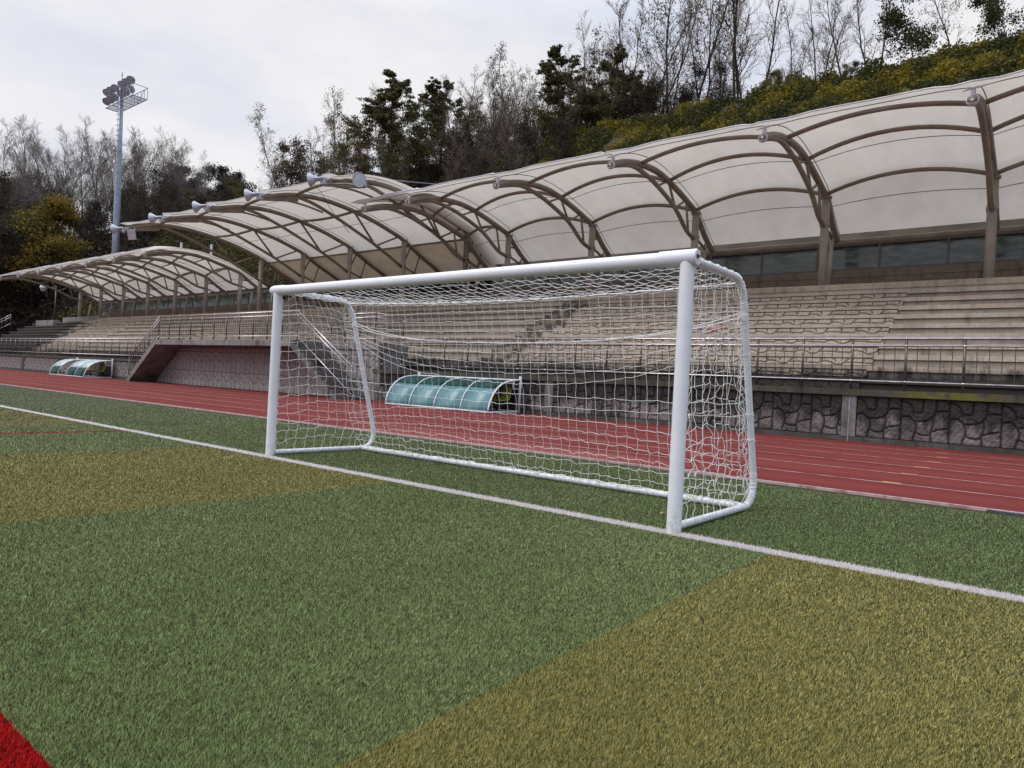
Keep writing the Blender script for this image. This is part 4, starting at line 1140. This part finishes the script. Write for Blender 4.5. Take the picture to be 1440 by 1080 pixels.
PROTO = {}
def proto(kind, var, spec, bark, twig, leafmat):
    T, B, L = gen_tree(**spec)
    mt = bpy.data.meshes.new('trunk'); mt.from_pydata(T.v, [], T.f); mt.materials.append(bark); mt.polygons.foreach_set('use_smooth', [True]*len(mt.polygons))
    mb_ = bpy.data.meshes.new('twigs'); mb_.from_pydata(B.v, [], B.f); mb_.materials.append(twig)
    ml = None
    if L is not None:
        n = len(L[1]); ml = npmesh('crown', L[0], np.arange(n*4).reshape(n, 4), {'rnd': ('FACE', L[1])}); ml.materials.append(leafmat)
    PROTO.setdefault(kind, []).append((spec['H'], mt, mb_, ml))
for s in range(4):
    proto('B', s, dict(seed=20+s, H=11, spread=.24, n1=15, n2=6, n3=5, start=.22, up_=.75, rad=.085, stems=1+s % 2, ang=(18,42), bend=.09), M['bark'], M['twig'], None)
for s in range(3):
    proto('S', s, dict(seed=40+s, H=13, spread=.28, n1=15, n2=6, n3=5, start=.2, up_=.6, rad=.09, stems=1+(s == 1), ang=(22,48), leafn=1500, lsize=.085, clump=420, cr=.24), M['bark'], M['twig'], M['leaf_olive'])
for s in range(2):
    proto('G', s, dict(seed=50+s, H=6.5, spread=.26, n1=14, n2=5, n3=4, start=.05, up_=.5, rad=.07, leafn=8000, lsize=.075, clump=320, cr=.26), M['bark'], M['twig_dark'], M['leaf_green'])
for s in range(3):
    proto('C', s, dict(seed=60+s, H=11, spread=.46, n1=26, n2=7, n3=2, start=.16, up_=.22, rad=.12, ang=(55,88), leafn=30000, lsize=.10, clump=760, cr=.30, bend=.10, taper=(1.12,.92), cflat=.40), M['bark'], M['twig_dark'], M['leaf_con'])
for s in range(2):
    proto('D', s, dict(seed=70+s, H=5.5, spread=.36, n1=14, n2=6, n3=3, start=.05, up_=.3, rad=.10, stems=2, leafn=5200, lsize=.085, clump=200, cr=.25), M['bark'], M['twig_dark'], M['leaf_brown'])
for s in range(2):
    proto('O', s, dict(seed=80+s, H=7, spread=.36, n1=15, n2=6, n3=3, start=.06, up_=.3, rad=.10, stems=2, leafn=7000, lsize=.10, clump=220, cr=.3), M['bark'], M['twig_dark'], M['leaf_olive'])
proto('R', 0, dict(seed=90, H=6.5, spread=.36, n1=14, n2=6, n3=3, start=.08, up_=.35, rad=.10, stems=2, leafn=3600, lsize=.095, clump=200, cr=.24), M['bark'], M['twig_dark'], M['leaf_red'])
for s in range(2):
    proto('P', s, dict(seed=95+s, H=18, spread=.30, n1=16, n2=6, n3=2, start=.35, up_=.2, rad=.11, ang=(55,85), leafn=13000, lsize=.17, clump=130, cr=.55), M['bark'], M['twig_dark'], M['leaf_pine'])
proto('Y', 0, dict(seed=101, H=14, spread=.34, n1=20, n2=7, n3=3, start=.12, up_=.3, rad=.11, stems=1, leafn=20000, lsize=.16, clump=500, cr=.6), M['bark'], M['twig_dark'], M['leaf_gold'])
for s in range(4):
    proto('F', s, dict(seed=110+s, H=19, spread=.26, n1=22, n2=8, n3=8, start=.22, up_=.65, rad=.075, ang=(20,48), bend=.09), M['bark_pale'], M['twig_pale'], None)
for s in range(3):
    proto('K', s, dict(seed=120+s, H=13, spread=.30, n1=17, n2=7, n3=5, start=.12, up_=.55, rad=.09, ang=(25,60), leafn=2600, lsize=.13, clump=400, cr=.5), M['bark'], M['twig_dark'], M['leaf_wood'])
NAMES = {'B':'bare_tree','S':'sparse_tree','G':'leafy_tree','C':'evergreen_tree','D':'brown_bush','O':'olive_tree','R':'rusty_tree','P':'pine_tree','Y':'golden_tree','F':'bare_tree','K':'woodland_tree'}
cnt = {}; rk0 = random.Random(29)
def plant(kind, x, y, h, label, group=None, wscale=1., var=None):
    k = cnt.get(kind, 0); cnt[kind] = k+1
    H, mt, mb_, ml = PROTO[kind][(k if var is None else var) % len(PROTO[kind])]
    z = float(hgt(np.array(x), np.array(y)))
    o = thing(NAMES[kind], label, 'bush' if kind == 'D' else 'tree', (x, y, z-.1), R_.random()*6.28, group)
    s = h/H; o.scale = (s*wscale, s*wscale, s)
    for nm, me in (('trunk', mt), ('twigs', mb_), ('crown', ml)):
        if me is None: continue
        c = bpy.data.objects.new(nm, me); COL.objects.link(c); c.parent = o
    return o
RT = [
('G',-.9,44,6.6,'leafy green tree at the far right corner above the yellow slope'),
('S',-3.8,43,7.2,'thin half-bare tree with sparse green leaves near the right corner'),
('G',-5.4,42.5,7.4,'narrow dark green tree, the densest crown on the right ridge'),
('B',-8.0,44,9.2,'bare tree on the right ridge just left of the narrow dark green tree'),
('B',-10.7,47,11,'bare tree in the close group on the right ridge, rightmost of its pale stems'),
('B',-10.9,43,8.4,'bare tree in the close group on the right ridge, in front of the others'),
('B',-12.5,46,9.2,'bare tree in the middle of the close group on the right ridge'),
('B',-15.1,50,9.5,'short bare tree at the left of the close group on the right ridge'),
('B',-14.7,43,11.2,'tall dark bare tree standing alone on the ridge above the yellow bushes'),
('B',-17.6,46,13,'bare tree behind the straight tall trunk on the right ridge'),
('B',-17.2,44,15,'tall bare tree with a straight dark trunk cut by the picture top'),
('B',-21.8,50,11.6,'slim bare tree in the gap right of the tall leafy pair'),
('S',-20.5,44,14.5,'tall half-bare tree with olive leaves, right one of the leafy pair'),
('S',-22.7,45,15.5,'tall half-bare tree with olive leaves and dark trunk, left one of the leafy pair'),
('B',-25.5,48,14.5,'bare tree directly left of the tall leafy pair'),
('B',-26.3,46,13,'bare tree behind the evergreens at the left foot of the yellow slope'),
('B',-26.8,44,12,'bare tree reaching over the right-hand evergreen'),
('S',-34.1,50,14.6,'thin tree with a tuft of leaves at its top left of the evergreens'),
('C',-26.0,41.8,8.4,'dark evergreen right of the pair at the foot of the yellow slope'),
('C',-28.8,41,7.8,'dark evergreen left of the pair at the foot of the yellow slope'),
('D',-24.5,43,4.3,'brown bush at the left foot of the yellow slope'),
('D',-27.2,43,4.6,'brown bush under the pair of evergreens'),
('B',-39.9,52,12.4,'pale bare tree in the thicket left of the evergreens, tallest there'),
('B',-37.0,46,8.8,'dark bare tree in the thicket nearest the evergreens'),
('B',-40.4,48,10.4,'bare tree in the middle of the central thicket'),
('B',-38.8,44,9.2,'bare tree at the front of the central thicket'),
('B',-45.7,50,11,'bare tree at the left edge of the central thicket'),
('B',-43.2,47,10.4,'bare tree beside the big evergreen over the middle canopy'),
('C',-41.2,38.5,9.2,'big dark evergreen with a bushy crown, right one over the middle canopy'),
('C',-48.4,38.5,10.0,'big dark evergreen, left one over the middle canopy'),
('B',-58.1,52,14.6,'bare tree between the two big evergreens'),
('R',-56.6,42,5.8,'rusty red-leaved tree left of the big evergreens'),
('S',-69.6,50,16.5,'tall pale half-bare tree with leaf tufts above the canopy floodlight'),
('S',-75.8,52,14.8,'pale half-bare tree left of the tallest tufted one'),
('O',-65.0,44,6.2,'rounded olive bush-like tree above the first floodlight'),
('S',-83.4,50,15.2,'half-bare tree with drooping leafy tips over the middle canopy'),
('D',-72.2,44,8.2,'dark rounded tree behind the middle canopy floodlights'),
('S',-93.8,52,14.6,'leaning half-bare tree, leftmost of those over the middle canopy'),
('O',-91.7,50,6.6,'low olive tree at the left end of the middle canopy'),
('O',-113.5,58,11.0,'green rounded tree right of the light mast beyond the canopies'),
('P',-137.2,62,18.5,'dark pine right of the light mast, left one of three'),
('P',-132.7,66,17.2,'dark pine right of the light mast, centre one of three'),
('P',-142.2,75,20.0,'dark pine right of the light mast, right one of three'),
]
for i, (x, y, h) in enumerate(((-36.2,45,7.6),(-38.0,47,9.2),(-39.4,45,8.0),(-41.6,46,9.6),(-42.4,44,8.2),(-44.0,49,9.4),(-46.8,48,9.6),(-48.6,46,8.4),(-50.5,50,10.6),(-34.6,47,9.4),(-33.0,45,7.4),(-60.0,48,9.4),(-62.5,46,7.2),(-24.0,47,10.2),(-19.2,46,8.6))):
    plant('B', x, y, h, 'thin bare tree among the crowded stems behind the canopies', 'crowded thin bare trees behind the canopies')
for i in range(20):
    x = -20 - 44*rk0.random(); y = rk0.uniform(44.5, 55)
    plant('B', x, y, rk0.uniform(7.5,11.5)*(1.12 if x > -32 else 1), 'thin bare tree among the crowded stems behind the canopies', 'crowded thin bare trees behind the canopies')
for i in range(24):
    x = -27.5 - 36*rk0.random(); y = rk0.uniform(31.5, 41)
    plant('B', x, y, rk0.uniform(5.5,9), 'thin bare tree rooted on the slope just behind the canopies', 'bare trees on the slope behind the canopies')
for i in range(34):
    x = -27.0 - 38*(i+rk0.random())/34
    plant('K', x, rk0.uniform(31, 40), rk0.uniform(2.6,4.6), 'brown scrub tree on the slope just behind the canopies', 'brown scrub on the slope behind the canopies', 1.35)
for i in range(9):
    x = -24 - 42*(i+rk0.random())/9
    plant('S', x, rk0.uniform(46, 54), rk0.uniform(7.5,10.5), 'half-bare tree with olive leaf tufts in the tree belt behind the canopies', 'half-bare trees in the tree belt')
for i in range(22):
    plant('K', -17.5-i*.78+rk0.uniform(-.4,.4), rk0.uniform(42.2, 47), rk0.uniform(3.2,4.8), 'brown scrub tree in the thicket at the top left of the yellow slope', 'brown thicket above the yellow slope', 1.3)
for i in range(12):
    plant('K', -34.5-i*1.2+rk0.uniform(-.5,.5), rk0.uniform(43, 48), rk0.uniform(3.4,5.2), 'dark scrub tree among the bare stems left of the evergreens', 'dark scrub under the bare stems', 1.2)
for i, (x, y, h) in enumerate(((-12.2,41.6,2.4),(-14.4,41.8,2.7),(-9.6,41.5,1.9))):
    plant('O', x, y, h, ('low green bush on the ridge under the lone dark bare tree','low green bush on the ridge, tallest of the three by the bare trees','small green bush on the ridge below the close group of bare trees')[i])
for kind, x, y, h, lab in RT:
    plant(kind, x, y, h, lab, 'bare trees along the ridge' if kind == 'B' else None, 1.0 if kind not in 'GS' else .85)
plant('Y', -101.0, 28.0, 14.6, 'golden-yellow tree standing out of the dark wooded slope at left', None, 1.0)
FL = [(-133.6,31.5,17.5),(-133.9,34,19),(-133.5,36.2,17.7),(-133.5,38.5,20),(-132.8,40.5,19.4),(-132.5,42,20.1),(-131.7,44,18.9),(-131.2,45.2,18.7),(-138.3,50,22.4),(-138.1,52,20.6),(-134.8,53,21.3),(-125.1,51,19),(-131.2,56,20.3),(-116.3,51,17.3),(-124.8,57,18.2),(-110.9,52,15.5),(-150,60,20),(-147,54,20),(-142,46,19),(-141,40,19),(-143,35,18),(-139,31,17)]
rf = random.Random(41)
for i in range(26):
    x = rf.uniform(-150,-112); y = -4.5 + (2-x)*rf.uniform(.275,.50); FL.append((x, y, rf.uniform(15.5,19.5)))
for x, y, h in FL:
    plant('F', x, y, h, 'pale leafless tree on the skyline of the wooded hill at left', 'leafless trees on the left skyline')
rk = random.Random(17)
for i in range(110):
    for _ in range(50):
        x = rk.uniform(-140,-92); y = rk.uniform(12, 58)
        tt = (x-2)/(-103.)
        if x > -103 and abs((y+4.5) - 32.5*tt) < 5: continue
        if x < -92-(max(0, 24-y))*.4 and (y > 26 or x < -97): break
    hh = rk.uniform(9.5,12.5) if y/(-x) < .30 else rk.uniform(6,9)
    plant('K', x, y, hh, 'dark brown nearly leafless tree in the wood on the left hillside', 'dark trees of the wood on the left hillside', rk.uniform(.95,1.25))
for i in range(46):      # trees and scrub behind the canopies
    x = -94 + i*1.5 + rk.uniform(-.7,.7); y = rk.uniform(40.5, 46)
    if x > -24: break
    plant('K', x, y, rk.uniform(1.6,3.0) if x > -66 else rk.uniform(1.0,1.8), 'low dark scrub tree on the ridge behind the canopies', 'scrub trees on the ridge behind the canopies', 1.5)
def undergrowth():
    rng = np.random.default_rng(9); n = 90000
    a = n*2//3
    x = np.concatenate([-138+48*rng.random(a), -92+66*rng.random(n-a)]); y = np.concatenate([12+44*rng.random(a), 37+8*rng.random(n-a)])
    ok = (y > 26) | (x < -96); x, y = x[ok], y[ok]; m = len(x)
    cl = .5+.5*np.sin(x*.9+np.sin(y*.7))*np.sin(y*.8+.3*x)
    z = hgt(x, y) + rng.random(m)**1.3*(.5+2.6*cl)*np.where(x < -92, 1, .45)
    V = cards(np.stack([x,y,z],1), np.where(x < -92, .26, .17), rng)
    tag(npmesh('undergrowth', V, np.arange(m*4).reshape(m, 4), {'rnd': ('FACE', rng.random(m))}, M['leaf_wood']), kind='stuff')
undergrowth()
